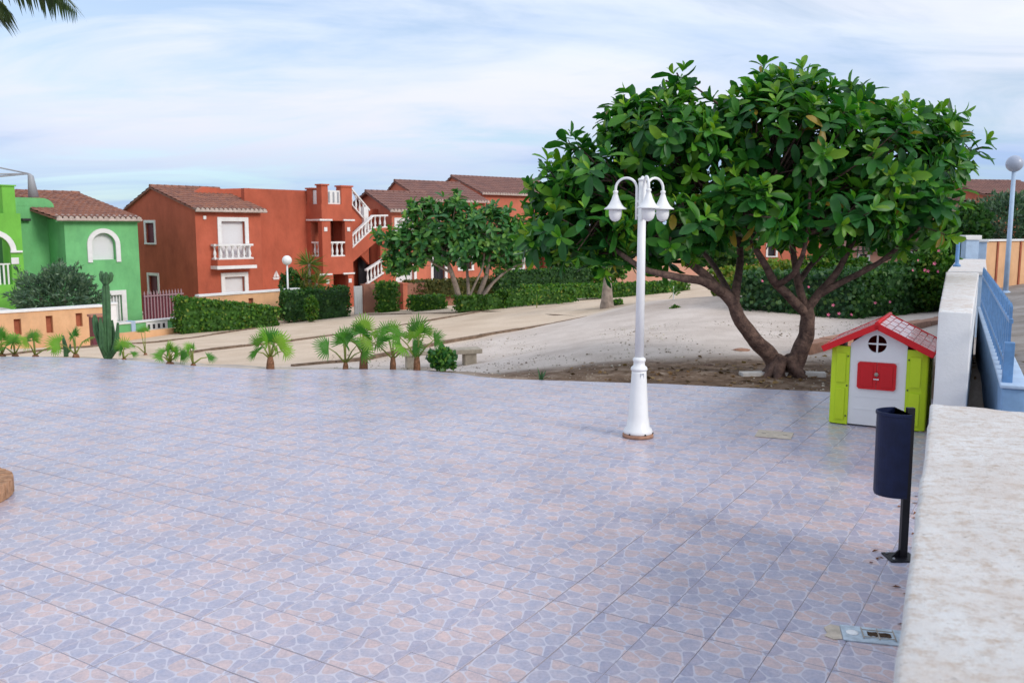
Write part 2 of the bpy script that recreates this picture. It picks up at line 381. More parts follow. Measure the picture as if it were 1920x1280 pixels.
def axis_grid():
    xs = np.concatenate([-np.geomspace(1400, 40, 22), np.arange(-36, -24, 1.5), np.arange(-24, 20, 0.3), np.arange(20, 40, 1.5), np.geomspace(42, 1400, 22)])
    ys = np.concatenate([-np.geomspace(600, 6, 12), np.arange(-4, 9, 0.7), np.arange(9, 30, 0.25), np.arange(30, 62, 0.7), np.geomspace(64, 2400, 30)])
    return xs, ys
xs, ys = axis_grid(); GX, GY = np.meshgrid(xs, ys); XY = np.stack([GX.ravel(), GY.ravel()], 1)
GZ = tz_arr(XY)
# uneven sand: low mounds and footprints
def vnoise(x, y, s, seed):
    r = np.random.default_rng(seed); g = r.random((64, 64)); u = x / s; v = y / s
    i = np.floor(u).astype(int); j = np.floor(v).astype(int); a = u - i; b = v - j; a = a*a*(3-2*a); b = b*b*(3-2*b)
    G = lambda p, q: g[p % 64, q % 64]
    return (G(i, j)*(1-a)+G(i+1, j)*a)*(1-b) + (G(i, j+1)*(1-a)+G(i+1, j+1)*a)*b - .5
near = np.clip(1 - np.abs(XY[:, 1] - 20) / 25, 0, 1)
GZ = GZ + near * (vnoise(XY[:, 0], XY[:, 1], 1.3, 1) * .06 + vnoise(XY[:, 0], XY[:, 1], .5, 2) * .025)
for (mx, my, mr, mh) in [(base(1262, 23).x, 23.0, 2.6, .18), (base(1100, 30).x, 30.0, 2.5, .15)]:
    GZ += mh * np.exp(-((XY[:, 0]-mx)**2 + (XY[:, 1]-my)**2) / mr**2)
ins = np.array([inpoly(x, y) for x, y in XY]); GZ = np.where(ins, np.minimum(GZ, -0.12), GZ)
nx, ny = len(xs), len(ys)
I = np.arange(nx * ny).reshape(ny, nx); quads = np.stack([I[:-1, :-1], I[:-1, 1:], I[1:, 1:], I[1:, :-1]], -1).reshape(-1, 4)
gme = bpy.data.meshes.new('ground'); gme.from_pydata(np.column_stack([XY, GZ]).tolist(), [], quads.tolist())
gme.polygons.foreach_set('use_smooth', np.ones(len(quads), bool))
# what the surface is made of: soil round the tree, grey gravel right of the courts, yellow court sand, worn street
c1a, c1b = at(560, 685, 17), at(1100, 598, 25)
d1 = unit(np.array([c1b.x - c1a.x, c1b.y - c1a.y])); side = (XY[:, 0]-c1a.x) * d1[1] - (XY[:, 1]-c1a.y) * d1[0]
court = 1 / (1 + np.exp(side * 6))
soil = np.zeros(len(XY))
for (sx, sy, rx, ry) in [(3.6, 12.2, 3.0, 1.6), (5.0, 11.6, 2.2, 1.6), (1.2, 12.7, 2.1, 1.1), (-.4, 13.4, 1.3, .8), (2.5, 11.9, 2.0, 1.2)]:
    soil = np.maximum(soil, np.clip(1.45 - ((XY[:, 0]-sx)/rx)**2 - ((XY[:, 1]-sy)/ry)**2, 0, 1))
for (px_, Y_, r_) in [(1262, 23, 2.2), (1060, 31, 1.6), (1138, 27, 1.2)]:
    b_ = base(px_, Y_); soil = np.maximum(soil, .35 * np.clip(1.2 - ((XY[:, 0]-b_.x)/r_)**2 - ((XY[:, 1]-b_.y)/(r_*.8))**2, 0, 1))
wl = (XY[:, 0]-w_far.x) * WNRM.x + (XY[:, 1]-w_far.y) * WNRM.y
street = 1 / (1 + np.exp(-(wl - 0.3) * 8)) * (XY[:, 1] < 60)
far = np.clip((np.linalg.norm(XY - np.array([0, 20]), axis=1) - 34) / 14, 0, 1)
for nm, ar in (('court', court), ('soil', soil), ('street', street), ('far', far)):
    a_ = gme.attributes.new(nm, 'FLOAT', 'POINT'); a_.data.foreach_set('value', ar.astype(float))
m_gr = bpy.data.materials.new('sand_and_soil'); m_gr.use_nodes = True; t = m_gr.node_tree; b = t.nodes['Principled BSDF']
b.inputs['Roughness'].default_value = 0.95; b.inputs['Specular IOR Level'].default_value = 0.12
g = N(t, 'ShaderNodeNewGeometry')
def gn(scale, det=6.0, rg=0.6):
    n = N(t, 'ShaderNodeTexNoise', in_Scale=scale, in_Detail=det, in_Roughness=rg); L(t, g.outputs['Position'], n.inputs['Vector']); return n.outputs[0]
def att(nm):
    n = N(t, 'ShaderNodeAttribute'); n.attribute_name = nm; return n.outputs['Fac']
gravel = ramp(t, gn(1.1), [(0.35, (0.53, 0.445, 0.385)), (0.65, (0.66, 0.57, 0.505))])
sandc = ramp(t, gn(0.8), [(0.35, (0.58, 0.445, 0.325)), (0.65, (0.69, 0.55, 0.42))])
col = mixc(t, att('court'), gravel, sandc)
soilc = ramp(t, gn(3.2, 8.0, 0.7), [(0.34, (0.10, 0.062, 0.04)), (0.52, (0.21, 0.14, 0.095)), (0.68, (0.40, 0.31, 0.24))])
sf = math_node(t, 'MULTIPLY', att('soil'), math_node(t, 'ADD', math_node(t, 'MULTIPLY', gn(1.6, 6, .7), 2.6), 0.0, clamp=True), clamp=True)
col = mixc(t, sf, col, soilc)
strc = ramp(t, gn(1.5, 8.0, 0.65), [(0.33, (0.22, 0.185, 0.16)), (0.66, (0.40, 0.36, 0.33))])
col = mixc(t, att('street'), col, strc)
col = mixc(t, att('far'), col, ramp(t, gn(0.22, 8.0, .7), [(0.36, (0.085, 0.095, 0.045)), (0.52, (0.19, 0.165, 0.10)), (0.68, (0.33, 0.27, 0.19))]))      # dry scrub beyond the estate
spk = ramp(t, gn(38.0, 2.0), [(0.30, (0.66, 0.63, 0.60)), (0.42, (1, 1, 1))])
col = mixc(t, 0.7, col, spk, 'MULTIPLY')
L(t, col, b.inputs['Base Color'])
bp = N(t, 'ShaderNodeBump', in_Strength=0.7, in_Distance=0.03); L(t, gn(14.0, 8.0, .7), bp.inputs['Height']); L(t, bp.outputs[0], b.inputs['Normal'])
gme.materials.append(m_gr); gme.update()
ground = link('ground', gme); tag(ground, kind='structure')

# ------------------------------------------------------------------ terrace and its tiles
TILE = 0.292; GAP = 0.0036
TA = math.radians(-31.5); TU = Vector((math.cos(TA), math.sin(TA), 0)); TV = Vector((-math.sin(TA), math.cos(TA), 0))
T0 = gnd(1037, 1124)
m_tile = bpy.data.materials.new('printed_stone_tile'); m_tile.use_nodes = True; t = m_tile.node_tree; b = t.nodes['Principled BSDF']
g = N(t, 'ShaderNodeNewGeometry')
def dotn(vec):
    n = N(t, 'ShaderNodeVectorMath', operation='DOT_PRODUCT'); L(t, g.outputs['Position'], n.inputs[0]); n.inputs[1].default_value = vec; return n.outputs['Value']
fa = N(t, 'ShaderNodeAttribute'); fa.attribute_name = 'stone'
def tn(scale, det=4.0, rg=.6):
    n = N(t, 'ShaderNodeTexNoise', in_Scale=scale, in_Detail=det, in_Roughness=rg); L(t, g.outputs['Position'], n.inputs['Vector']); return n.outputs[0]
stone = ramp(t, fa.outputs['Fac'], [(0.0, (0.38, 0.365, 0.46)), (0.22, (0.425, 0.42, 0.505)), (0.46, (0.465, 0.455, 0.53)), (0.50, (0.54, 0.45, 0.46)), (0.8, (0.57, 0.46, 0.455)), (1.0, (0.49, 0.415, 0.45))])
stone = mixc(t, 0.8, stone, ramp(t, tn(60.0, 5.0, .7), [(0.3, (0.74, 0.74, 0.77)), (0.7, (1.18, 1.16, 1.14))]), 'MULTIPLY')
stone = mixc(t, 1.0, stone, ramp(t, tn(16.0, 3.0), [(0.3, (0.84, 0.88, 0.95)), (0.7, (1.14, 1.07, 1.02))]), 'MULTIPLY')
line = math_node(t, 'LESS_THAN', fa.outputs['Fac'], -0.5)
col = mixc(t, math_node(t, 'MULTIPLY', line, 0.85), stone, (0.60, 0.58, 0.64))
worn = ramp(t, tn(0.8, 9.0, .68), [(0.30, (0.86, 0.85, 0.87)), (0.5, (0.98, 0.97, 0.98)), (0.70, (1.06, 1.05, 1.05))])
col = mixc(t, 1.0, col, worn, 'MULTIPLY')
ti = N(t, 'ShaderNodeAttribute'); ti.attribute_name = 'tint'
col = mixc(t, 1.0, col, ramp(t, ti.outputs['Fac'], [(0.0, (0.94, 0.955, 0.98)), (0.5, (1, 1, 1)), (1.0, (1.05, 1.02, 1.0))]), 'MULTIPLY')
L(t, col, b.inputs['Base Color'])
L(t, ramp(t, tn(1.3, 6.0), [(0.3, (0.24,)*3), (0.7, (0.40,)*3)]), b.inputs['Roughness'])
b.inputs['Specular IOR Level'].default_value = 0.5
bp = N(t, 'ShaderNodeBump', in_Strength=0.25, in_Distance=0.003)
L(t, math_node(t, 'MULTIPLY_ADD', line, -0.8, math_node(t, 'MULTIPLY', tn(30.0), 0.7)), bp.inputs['Height']); L(t, bp.outputs[0], b.inputs['Normal'])
m_grout = mat('grout', (0.46, 0.39, 0.40), 0.95, 0.1, nscale=0.45, col2=(0.15, 0.125, 0.13), detail=7)

mb = MB(); mb.prism(poly, -0.62, -0.0035)
terrace = mb.build('terrace', m_grout); tag(terrace, kind='structure')
def clip_convex(subj, clip):
    out = subj
    for i in range(len(clip)):
        a, b2 = clip[i], clip[(i+1) % len(clip)]; inp = out; out = []
        if not inp: return []
        def sd(p): return (b2[0]-a[0])*(p[1]-a[1]) - (b2[1]-a[1])*(p[0]-a[0])
        for j in range(len(inp)):
            p, q = inp[j], inp[(j+1) % len(inp)]; sp_, sq = sd(p), sd(q)
            if sp_ >= 0: out.append(p)
            if (sp_ >= 0) != (sq >= 0):
                k = sp_ / (sp_ - sq); out.append((p[0]+(q[0]-p[0])*k, p[1]+(q[1]-p[1])*k))
    return out
h = TILE / 2 - GAP / 2
# the print on each tile: irregular stones that carry on across the joints (a wrapped Voronoi drawing)
r_ = np.random.default_rng(21); seeds = []
while len(seeds) < 9:
    q = r_.random(2)
    if all(np.linalg.norm(((q - s_ + .5) % 1) - .5) > .23 for s_ in seeds): seeds.append(q)
sval = [0.30, 0.62, 0.40, 0.80, 0.12, 0.70, 0.44, 0.56, 0.24]
sq = [(0, 0), (1, 0), (1, 1), (0, 1)]
def chaikin(pl, n=1):
    for _ in range(n):
        o = []
        for i in range(len(pl)):
            a, b_ = np.array(pl[i]), np.array(pl[(i+1) % len(pl)]); o += [tuple(a*.8+b_*.2), tuple(a*.2+b_*.8)]
        pl = o
    return pl
def half(pl, m, n):                       # keep the side of the line through m with normal n pointing out
    o = []
    for i in range(len(pl)):
        p, q = np.array(pl[i]), np.array(pl[(i+1) % len(pl)]); a, b_ = (p-m) @ n, (q-m) @ n
        if a <= 0: o.append(tuple(p))
        if (a <= 0) != (b_ <= 0): o.append(tuple(p + (q-p) * a/(a-b_)))
    return o
stones = []                                # (polygon in tile units, value)
allp = [(s_ + np.array([i, j]), k) for k, s_ in enumerate(seeds) for i in (-1, 0, 1) for j in (-1, 0, 1)]
for c0, k in allp:
    if not (-.5 < c0[0] < 1.5 and -.5 < c0[1] < 1.5): continue
    cell = [(c0[0]-1, c0[1]-1), (c0[0]+1, c0[1]-1), (c0[0]+1, c0[1]+1), (c0[0]-1, c0[1]+1)]
    for c2, k2 in allp:
        dv = c2 - c0; dl = np.linalg.norm(dv)
        if 1e-6 < dl < 1.2: cell = half(cell, (c0+c2)/2 - dv/dl*.013, dv/dl)
    cell = chaikin(cell, 2)
    cell = half(half(half(half(cell, np.array([1, 0]), np.array([1, 0])), np.array([0, 0]), np.array([-1, 0])), np.array([0, 1]), np.array([0, 1])), np.array([0, 0]), np.array([0, -1]))
    if len(cell) > 2: stones.append((cell, sval[k]))
def tile_print(h):
    """verts, faces, values: pale joint ground with the stones a hair above it"""
    V = []; Fc = []; val = []
    for pl, v in stones:
        b0 = len(V); V += [((x*2-1)*h, (y*2-1)*h, 0.0) for x, y in pl]; Fc.append(tuple(range(b0, len(V)))); val.append(v)
    return V, Fc, val
tm = MB(); c_ = 0.0012; e_ = .0003
tm.add([(-h, -h, -.006), (h, -h, -.006), (h, h, -.006), (-h, h, -.006), (-h, -h, -c_), (h, -h, -c_), (h, h, -c_), (-h, h, -c_), (-h+c_, -h+c_, -e_), (h-c_, -h+c_, -e_), (h-c_, h-c_, -e_), (-h+c_, h-c_, -e_)],
       [(0, 1, 5, 4), (1, 2, 6, 5), (2, 3, 7, 6), (3, 0, 4, 7), (4, 5, 9, 8), (5, 6, 10, 9), (6, 7, 11, 10), (7, 4, 8, 11), (8, 9, 10, 11)])
pV, pF, pval = tile_print(h - c_)
tm.add(pV, pF); tval = [-1.0] * 9 + pval
tile_mes = []
for q_ in range(6):
    tile_me = tm.mesh('tile', m_tile); tile_mes.append(tile_me)
    tile_me.attributes.new('stone', 'FLOAT', 'FACE').data.foreach_set('value', tval)
    tile_me.attributes.new('tint', 'FLOAT', 'FACE').data.foreach_set('value', [q_/5]*len(tval))
cells = []
for i in range(-60, 60):
    for j in range(-40, 70):
        c = T0 + TU * ((i + .5) * TILE) + TV * ((j + .5) * TILE)
        if c.y < 1.2 or c.y > 15 or c.x < -13.6: continue
        if abs(c.x) > 0.66 * c.y + 1.2: continue
        corners = [c + TU * (h*a) + TV * (h*b_) for a, b_ in ((-1, -1), (1, -1), (1, 1), (-1, 1))]
        k = sum(inpoly(p.x, p.y) for p in corners)
        if k == 0 and not inpoly(c.x, c.y): continue
        cells.append((c.length, c, corners, k, .976 if i % 6 == 0 else 1.0, .976 if j % 5 == 0 else 1.0))
cells.sort(key=lambda q: q[0])
vis = lambda c: abs((c.x / max(c.y, .1))) < 0.6 and c.y > 2.95
cnt = 0; tb = MB(); tbv = []; tbt = []
for d_, c, corners, k, fx, fy in cells:
    corners = [c + TU * (h*a*fx) + TV * (h*b_*fy) for a, b_ in ((-1, -1), (1, -1), (1, 1), (-1, 1))]
    dz = random.uniform(-.0006, .0006)
    if k == 4 and cnt < 300 and vis(c):
        o = link('tile', random.choice(tile_mes), terrace, (c.x, c.y, dz)); o.rotation_euler = (random.gauss(0, .0018), random.gauss(0, .0018), TA + random.choice((0, 0, math.pi))); cnt += 1; o.scale = (fx, fy, 1)
    else:
        cc = [(p.x, p.y) for p in corners]
        if k < 4: cc = clip_convex(poly, cc)
        if len(cc) < 3: continue
        t1, t2 = random.gauss(0, .0018), random.gauss(0, .0018)
        n = len(cc); z = lambda p: dz + (p[0]-c.x)*t1 + (p[1]-c.y)*t2
        tb.add([(p[0], p[1], -.006) for p in cc] + [(p[0], p[1], z(p)-e_) for p in cc],
               [tuple(range(n, 2*n))] + [(q, (q+1) % n, n+(q+1) % n, n+q) for q in range(n)])
        tbv += [-1.0] * (n+1) if k == 4 else [0.4] * (n+1)
        if k == 4:
            sg_ = random.choice((1, 1, -1)); W_ = [c + TU*v[0]*fx*sg_ + TV*v[1]*fy*sg_ for v in pV]; tb.add([(p.x, p.y, z(p)) for p in W_], pF); tbv += pval
        tbt += [random.random()] * (len(tbv) - len(tbt))
o = tb.build('tiles', m_tile, terrace); o.data.attributes.new('stone', 'FLOAT', 'FACE').data.foreach_set('value', tbv); o.data.attributes.new('tint', 'FLOAT', 'FACE').data.foreach_set('value', tbt); tag(o, kind='stuff')

# ------------------------------------------------------------------ walls on the street side
m_oldwhite = bpy.data.materials.new('stained_whitewash'); m_oldwhite.use_nodes = True; t = m_oldwhite.node_tree; b = t.nodes['Principled BSDF']
b.inputs['Roughness'].default_value = 0.92; b.inputs['Specular IOR Level'].default_value = 0.15
g = N(t, 'ShaderNodeNewGeometry')
def on(scale, det=8.0, rg=.65, stretch=None):
    n = N(t, 'ShaderNodeTexNoise', in_Scale=scale, in_Detail=det, in_Roughness=rg)
    if stretch:
        m_ = N(t, 'ShaderNodeMapping'); m_.inputs['Scale'].default_value = stretch; L(t, g.outputs['Position'], m_.inputs[0]); L(t, m_.outputs[0], n.inputs['Vector'])
    else: L(t, g.outputs['Position'], n.inputs['Vector'])
    return n.outputs[0]
upf = N(t, 'ShaderNodeSeparateXYZ'); L(t, g.outputs['True Normal'], upf.inputs[0])
upm = math_node(t, 'MULTIPLY_ADD', upf.outputs[2], 1.5, -0.4, clamp=True)       # weather settles on level tops
white = ramp(t, on(2.5), [(0.3, (0.70, 0.69, 0.68)), (0.7, (0.79, 0.79, 0.79))])
st = ramp(t, on(13, 12, .8, (1.0, 1.25, 1)), [(0.48, (0, 0, 0)), (0.66, (0.85,)*3)])
col = mixc(t, math_node(t, 'MULTIPLY', st, upm), white, (0.42, 0.27, 0.155))
wash = ramp(t, on(2.2, 10, .75), [(0.36, (0, 0, 0)), (0.66, (0.7,)*3)])
col = mixc(t, math_node(t, 'MULTIPLY', wash, upm), col, (0.60, 0.50, 0.43))
blk = ramp(t, on(45, 8, .8), [(0.58, (0, 0, 0)), (0.68, (0.8,)*3)])
col = mixc(t, math_node(t, 'MULTIPLY', blk, upm), col, (0.16, 0.13, 0.11))
L(t, col, b.inputs['Base Color'])
bp = N(t, 'ShaderNodeBump', in_Strength=0.9, in_Distance=0.012); L(t, on(40, 10, .75), bp.inputs['Height']); L(t, bp.outputs[0], b.inputs['Normal'])

WZ = math.atan2(WDIR.y, WDIR.x)
def wall_mesh(s0, s1, o0, o1, z0, z1, rough=0.012, step=0.12, bev=0.03, seed=0):
    """rendered wall along the street line, with softly uneven rounded edges"""
    bm = bmesh.new(); bmesh.ops.create_cube(bm, size=1)
    for v in bm.verts: v.co = Vector(((s0+s1)/2 + v.co.x*(s1-s0), -((o0+o1)/2) + v.co.y*(o1-o0), (z0+z1)/2 + v.co.z*(z1-z0)))
    bmesh.ops.bevel(bm, geom=list(bm.edges), offset=bev, segments=3, affect='EDGES', profile=0.5)
    n = max(2, int((s1-s0)/step))
    for i in range(1, n):
        x = s0 + (s1-s0)*i/n
        bmesh.ops.bisect_plane(bm, geom=bm.verts[:]+bm.edges[:]+bm.faces[:], plane_co=(x, 0, 0), plane_no=(1, 0, 0))
    n = max(2, int((o1-o0)/step))
    for i in range(1, n):
        y = -o1 + (o1-o0)*i/n
        bmesh.ops.bisect_plane(bm, geom=bm.verts[:]+bm.edges[:]+bm.faces[:], plane_co=(0, y, 0), plane_no=(0, 1, 0))
    co = np.array([v.co for v in bm.verts])
    for k_, v in enumerate(bm.verts):
        p = v.co
        q = vnoise(np.array([p.x+p.z*.7]), np.array([p.y+p.z*.3]), .23, 11+seed)[0] + .6*vnoise(np.array([p.x]), np.array([p.y+p.z]), .09, 12+seed)[0]
        r_ = vnoise(np.array([p.x*1.3+p.z]), np.array([p.z*.8-p.y]), .2, 13+seed)[0]
        v.co = p + Vector((r_*rough, r_*rough, q*rough*1.4 if p.z > z0+.1 else 0))
    me = bpy.data.meshes.new('wall'); bm.to_mesh(me); bm.free()
    me.polygons.foreach_set('use_smooth', np.ones(len(me.polygons), bool)); return me
me = wall_mesh(-8.0, 0.0, 0.0, 0.95, 0.0, 1.0, 0.009, 0.055, 0.02); me.materials.append(m_oldwhite)
o = link('street_wall', me, None, (w_far.x, w_far.y, 0), WZ)
tag(o, 'low broad whitewashed wall with rust-stained top in the right foreground', 'wall')
# taller narrow wall further along the same line
p7 = at(1760, 583, 7.0); s7 = (p7 - w_far).dot(WDIR); zt = p7.z; off7 = (Vector((p7.x, p7.y, 0)) - w_far).dot(WNRM)
pr = at(1821, 583, 7.0); offr = off7 + 0.24
me = wall_mesh(s7, s7 + 7.2, off7, offr, 0.0, zt, 0.004, 0.15, 0.012, 3)
for v in me.vertices: v.co.y -= .20 * (v.co.x - s7) / 7.2 * (-v.co.y - off7) / .24      # splays towards the railing
m_smoothwhite = m_oldwhite.copy(); m_smoothwhite.name = 'smooth_whitewash'
for n_b in m_smoothwhite.node_tree.nodes:
    if n_b.type == 'BUMP': n_b.inputs['Strength'].default_value = 0.3
me.materials.append(m_smoothwhite)
o = link('garden_wall', me, None, (w_far.x, w_far.y, 0), WZ)
tag(o, 'tall narrow white wall standing beside the toy house', 'wall')
# low blue-white plinth with blue railing, parallel on the street side
q0 = at(1888, 716, 6.5); q1 = at(1823, 580, 13.0)
s0 = (q0 - w_far).dot(WDIR); s1 = (q1 - w_far).dot(WDIR); oq = (Vector((q0.x, q0.y, 0)) - w_far).dot(WNRM); zq = q0.z
m_plinth = mat('blue_plinth', (0.20, 0.33, 0.52), 0.8, 0.2, noise=0.15, nscale=6)
fr = thing('railing_fence', 'blue metal railing with vertical bars on a pale blue plinth beside the white wall', 'railing', (w_far.x, w_far.y, 0), WZ)
me = wall_mesh(s0 - .12, s1, oq - .035, oq + .12, 0.15, zq-.03, 0.004, 0.3, 0.012, 5); me.materials.append(m_plinth)
link('plinth', me, fr)
me = wall_mesh(s0 - .14, s1, oq - .05, oq + .135, zq-.029, zq, 0.003, 0.3, 0.008, 6); me.materials.append(m_bluepaint)
link('coping', me, fr)
nb = 26; bar_mb = MB(); bar_mb.box(-.02, .02, -.011, .011, 0, 0.56); bar_mb.add([(-.02, -.011, .56), (.02, -.011, .56), (.02, .011, .56), (-.02, .011, .56), (0, 0, .60)], [(0, 1, 4), (1, 2, 4), (2, 3, 4), (3, 0, 4)])
bar_me = bar_mb.mesh('bar', m_bluemetal)
for i in range(nb):
    s_ = s0 + .12 + (s1 - s0 - .2) * i / (nb - 1); link('bar', bar_me, fr, (s_, -(oq + .0), zq - .004))
for z_ in (0.10, 0.44):
    MB().box(s0, s1, -oq-.014, -oq+.014, zq+z_, zq+z_+.03).build('rail', m_bluemetal, fr)
MB().bbox(s0-.03, s0+.05, -oq-.035, -oq+.035, zq-.006, zq+.30, .008).build('post', m_bluemetal, fr)

# further wall pieces along the street
s_a = (at(1782, 508, 15.0) - w_far).dot(WDIR)
def wall_between(name, label, a, b_, z1, th, matl, capm=None, z0d=.3, cap=.06):
    a = Vector(a); b_ = Vector(b_); d = Vector((b_.x-a.x, b_.y-a.y, 0)); ln = d.length; rz = math.atan2(d.y, d.x)
    zb = min(tz(a.x, a.y), tz(b_.x, b_.y)) - z0d
    root = thing(name, label, 'wall', (a.x, a.y, zb), rz)
    MB().box(0, ln, 0, th, 0, z1 - zb - (cap if capm else 0)).build('wall', matl, root)
    if capm: MB().bbox(-.03, ln+.03, -.05, th+.05, z1-zb-cap, z1-zb, .012).build('coping', capm, root)
    return root
e0 = at(1783, 508, 15.2); e1 = at(1800, 486, 21.5)
wall_between('garden_wall', 'short pale wall with weathered coping beyond the tall white wall', e1, e0, e0.z, .5, m_bluepaint, m_oldwhite)
e0 = at(1849, 449, 23.5); e1 = at(1935, 446, 24.6)
pw = wall_between('panel_wall', 'orange panelled garden wall behind the street lamp on the right', e0, e1, e0.z, .25, m_peach, m_trim, cap=.05)
ln = (Vector((e1.x-e0.x, e1.y-e0.y, 0))).length; hz = e0.z - pw.location.z
for i in range(1, 4):
    MB().box(ln*i/4-.035, ln*i/4+.035, -.03, -.002, .1, hz-.06).build('panel_strip', m_slot, pw)
e0 = at(1834, 449, 22.5)
root = thing('gate_pillar', 'pale blue square gate pillar at the end of the orange wall', 'pillar', (e0.x, e0.y, tz(e0.x, e0.y)-.1), WZ)
MB().bbox(-.2, .2, -.2, .2, 0, e0.z-root.location.z-.06, .015).build('shaft', m_bluepaint, root)
MB().bbox(-.24, .24, -.24, .24, e0.z-root.location.z-.06, e0.z-root.location.z, .015).build('cap', m_trim, root)
e0 = at(1820, 441, 21.8); zb = tz(e0.x, e0.y) - .1
root = thing('meter_box', 'small blue-grey box with white top on a post beyond the wall', 'meter box', (e0.x, e0.y, zb), 0)
MB().bbox(-.16, .16, -.12, .12, e0.z-zb-.75, e0.z-zb-.12, .015).build('box', m_bluepaint, root)
MB().bbox(-.2, .2, -.16, .16, e0.z-zb-.11, e0.z-zb, .02).build('lid', m_trim, root)
MB().box(-.06, .06, -.06, .06, 0, e0.z-zb-.752).build('post', m_grey, root)
e0 = at(1797, 452, 17.0); zb = tz(e0.x, e0.y) - .1
root = thing('gate_post', 'slim blue metal post on the short pale wall', 'post', (e0.x, e0.y, zb), 0)
MB().tube([(0, 0, 0), (0, 0, e0.z-zb)], .035, 10).build('shaft', m_bluemetal, root)
MB().lathe([(.07, .0), (.07, .03), (.04, .06)], 12, (0, 0, at(1797, 500, 17).z-zb)).build('flange', m_bluemetal, root)
# brown kerb behind the toy house
k0 = gnd(1503, 664); k1 = gnd(1790, 606)
d = Vector((k1.x-k0.x, k1.y-k0.y, 0)); ln = d.length; rz = math.atan2(d.y, d.x)
kb = thing('brown_kerb', 'low reddish brown kerb running behind the toy house', 'kerb', (k0.x, k0.y, min(tz(k0.x, k0.y), tz(k1.x, k1.y))-.1), rz)
nk = 8
for i in range(nk):
    MB().bbox(ln*i/nk+.006, ln*(i+1)/nk-.006, -.14, .14, 0, .30+random.uniform(-.015, .015), .025).build('kerb_stone', m_terracotta, kb)

# ------------------------------------------------------------------ buildings
THETA = 48.0
def holed_wall(mb, u0, u1, z0, z1, v0, v1, ops, m=0, along='u'):
    """wall slab with rectangular openings; along='u' runs in x, 'v' runs in y"""
    us = sorted({u0, u1, *[max(u0, min(u1, q)) for o in ops for q in o[:2]]}); zs = sorted({z0, z1, *[max(z0, min(z1, q)) for o in ops for q in o[2:4]]})
    for i in range(len(us)-1):
        for j in range(len(zs)-1):
            a, b_ = us[i], us[i+1]; c, d = zs[j], zs[j+1]
            if b_-a < 1e-4 or d-c < 1e-4: continue
            if any(o[0]-1e-5 <= a and b_ <= o[1]+1e-5 and o[2]-1e-5 <= c and d <= o[3]+1e-5 for o in ops): continue
            if along == 'u': mb.box(a, b_, v0, v1, c, d, m)
            else: mb.box(v0, v1, a, b_, c, d, m)
def surround(mb, u0, u1, z0, z1, w, v, proud=.045, sill=True, m=0):
    mb.box(u0-w, u0, v-proud, v+.05, z0, z1, m); mb.box(u1, u1+w, v-proud, v+.05, z0, z1, m)
    mb.box(u0-w, u1+w, v-proud-.003, v+.05, z1, z1+w, m)
    if sill: mb.box(u0-w, u1+w, v-proud-.03, v+.05, z0-.07, z0, m)
m_shut = bpy.data.materials.new('roller_shutter'); m_shut.use_nodes = True; t = m_shut.node_tree; b = t.nodes['Principled BSDF']
b.inputs['Base Color'].default_value = (.76, .76, .78, 1); b.inputs['Roughness'].default_value = .5
g = N(t, 'ShaderNodeNewGeometry'); wv_ = N(t, 'ShaderNodeTexWave', bands_direction='Z'); wv_.inputs['Scale'].default_value = 6.5; L(t, g.outputs['Position'], wv_.inputs[0])
bp = N(t, 'ShaderNodeBump', in_Strength=.6, in_Distance=.02); L(t, wv_.outputs[0], bp.inputs['Height']); L(t, bp.outputs[0], b.inputs['Normal'])
def rect_window(root, fr_, px0, px1, py0, py1, v=0.0, w=.16, matl=None, sill=True, bars=0, depth=.18):
    u0, z1 = fr_.on_v(px0, py0, v); u1, z0 = fr_.on_v(px1, py1, v)
    mb = MB(); mb.box(u0, u1, v+depth, v+depth+.03, z0, z1)
    wdw = mb.build('window', matl or m_shut, root)
    mb = MB(); surround(mb, u0, u1, z0, z1, w, v, sill=sill); mb.build('frame', m_trim, wdw)
    for i in range(bars):
        x = u0 + (u1-u0)*(i+1)/(bars+1); MB().box(x-.012, x+.012, v+.02, v+.045, z0, z1).build('bar', m_iron, wdw)
    return (u0, u1, z0, z1)
def side_window(root, fr_, px0, px1, py0, py1, u=0.0, w=.12):
    v1, z1 = fr_.on_u(px0, py0, u); v0, z0 = fr_.on_u(px1, py1, u)
    mb = MB(); mb.box(u+.15, u+.18, v0, v1, z0, z1); wd = mb.build('window', m_glass, root)
    mb = MB()
    mb.box(u-.045, u+.05, v0-w, v0, z0, z1); mb.box(u-.045, u+.05, v1, v1+w, z0, z1); mb.box(u-.048, u+.05, v0-w, v1+w, z1, z1+w); mb.box(u-.07, u+.05, v0-w, v1+w, z0-.08, z0)
    mb.build('frame', m_trim, wd)
    mb = MB(); mb.box(u+.10, u+.14, v0, v0+(v1-v0)*.42, z0, z1); mb.build('blind', m_maroon, wd)
    return (v0, v1, z0, z1)
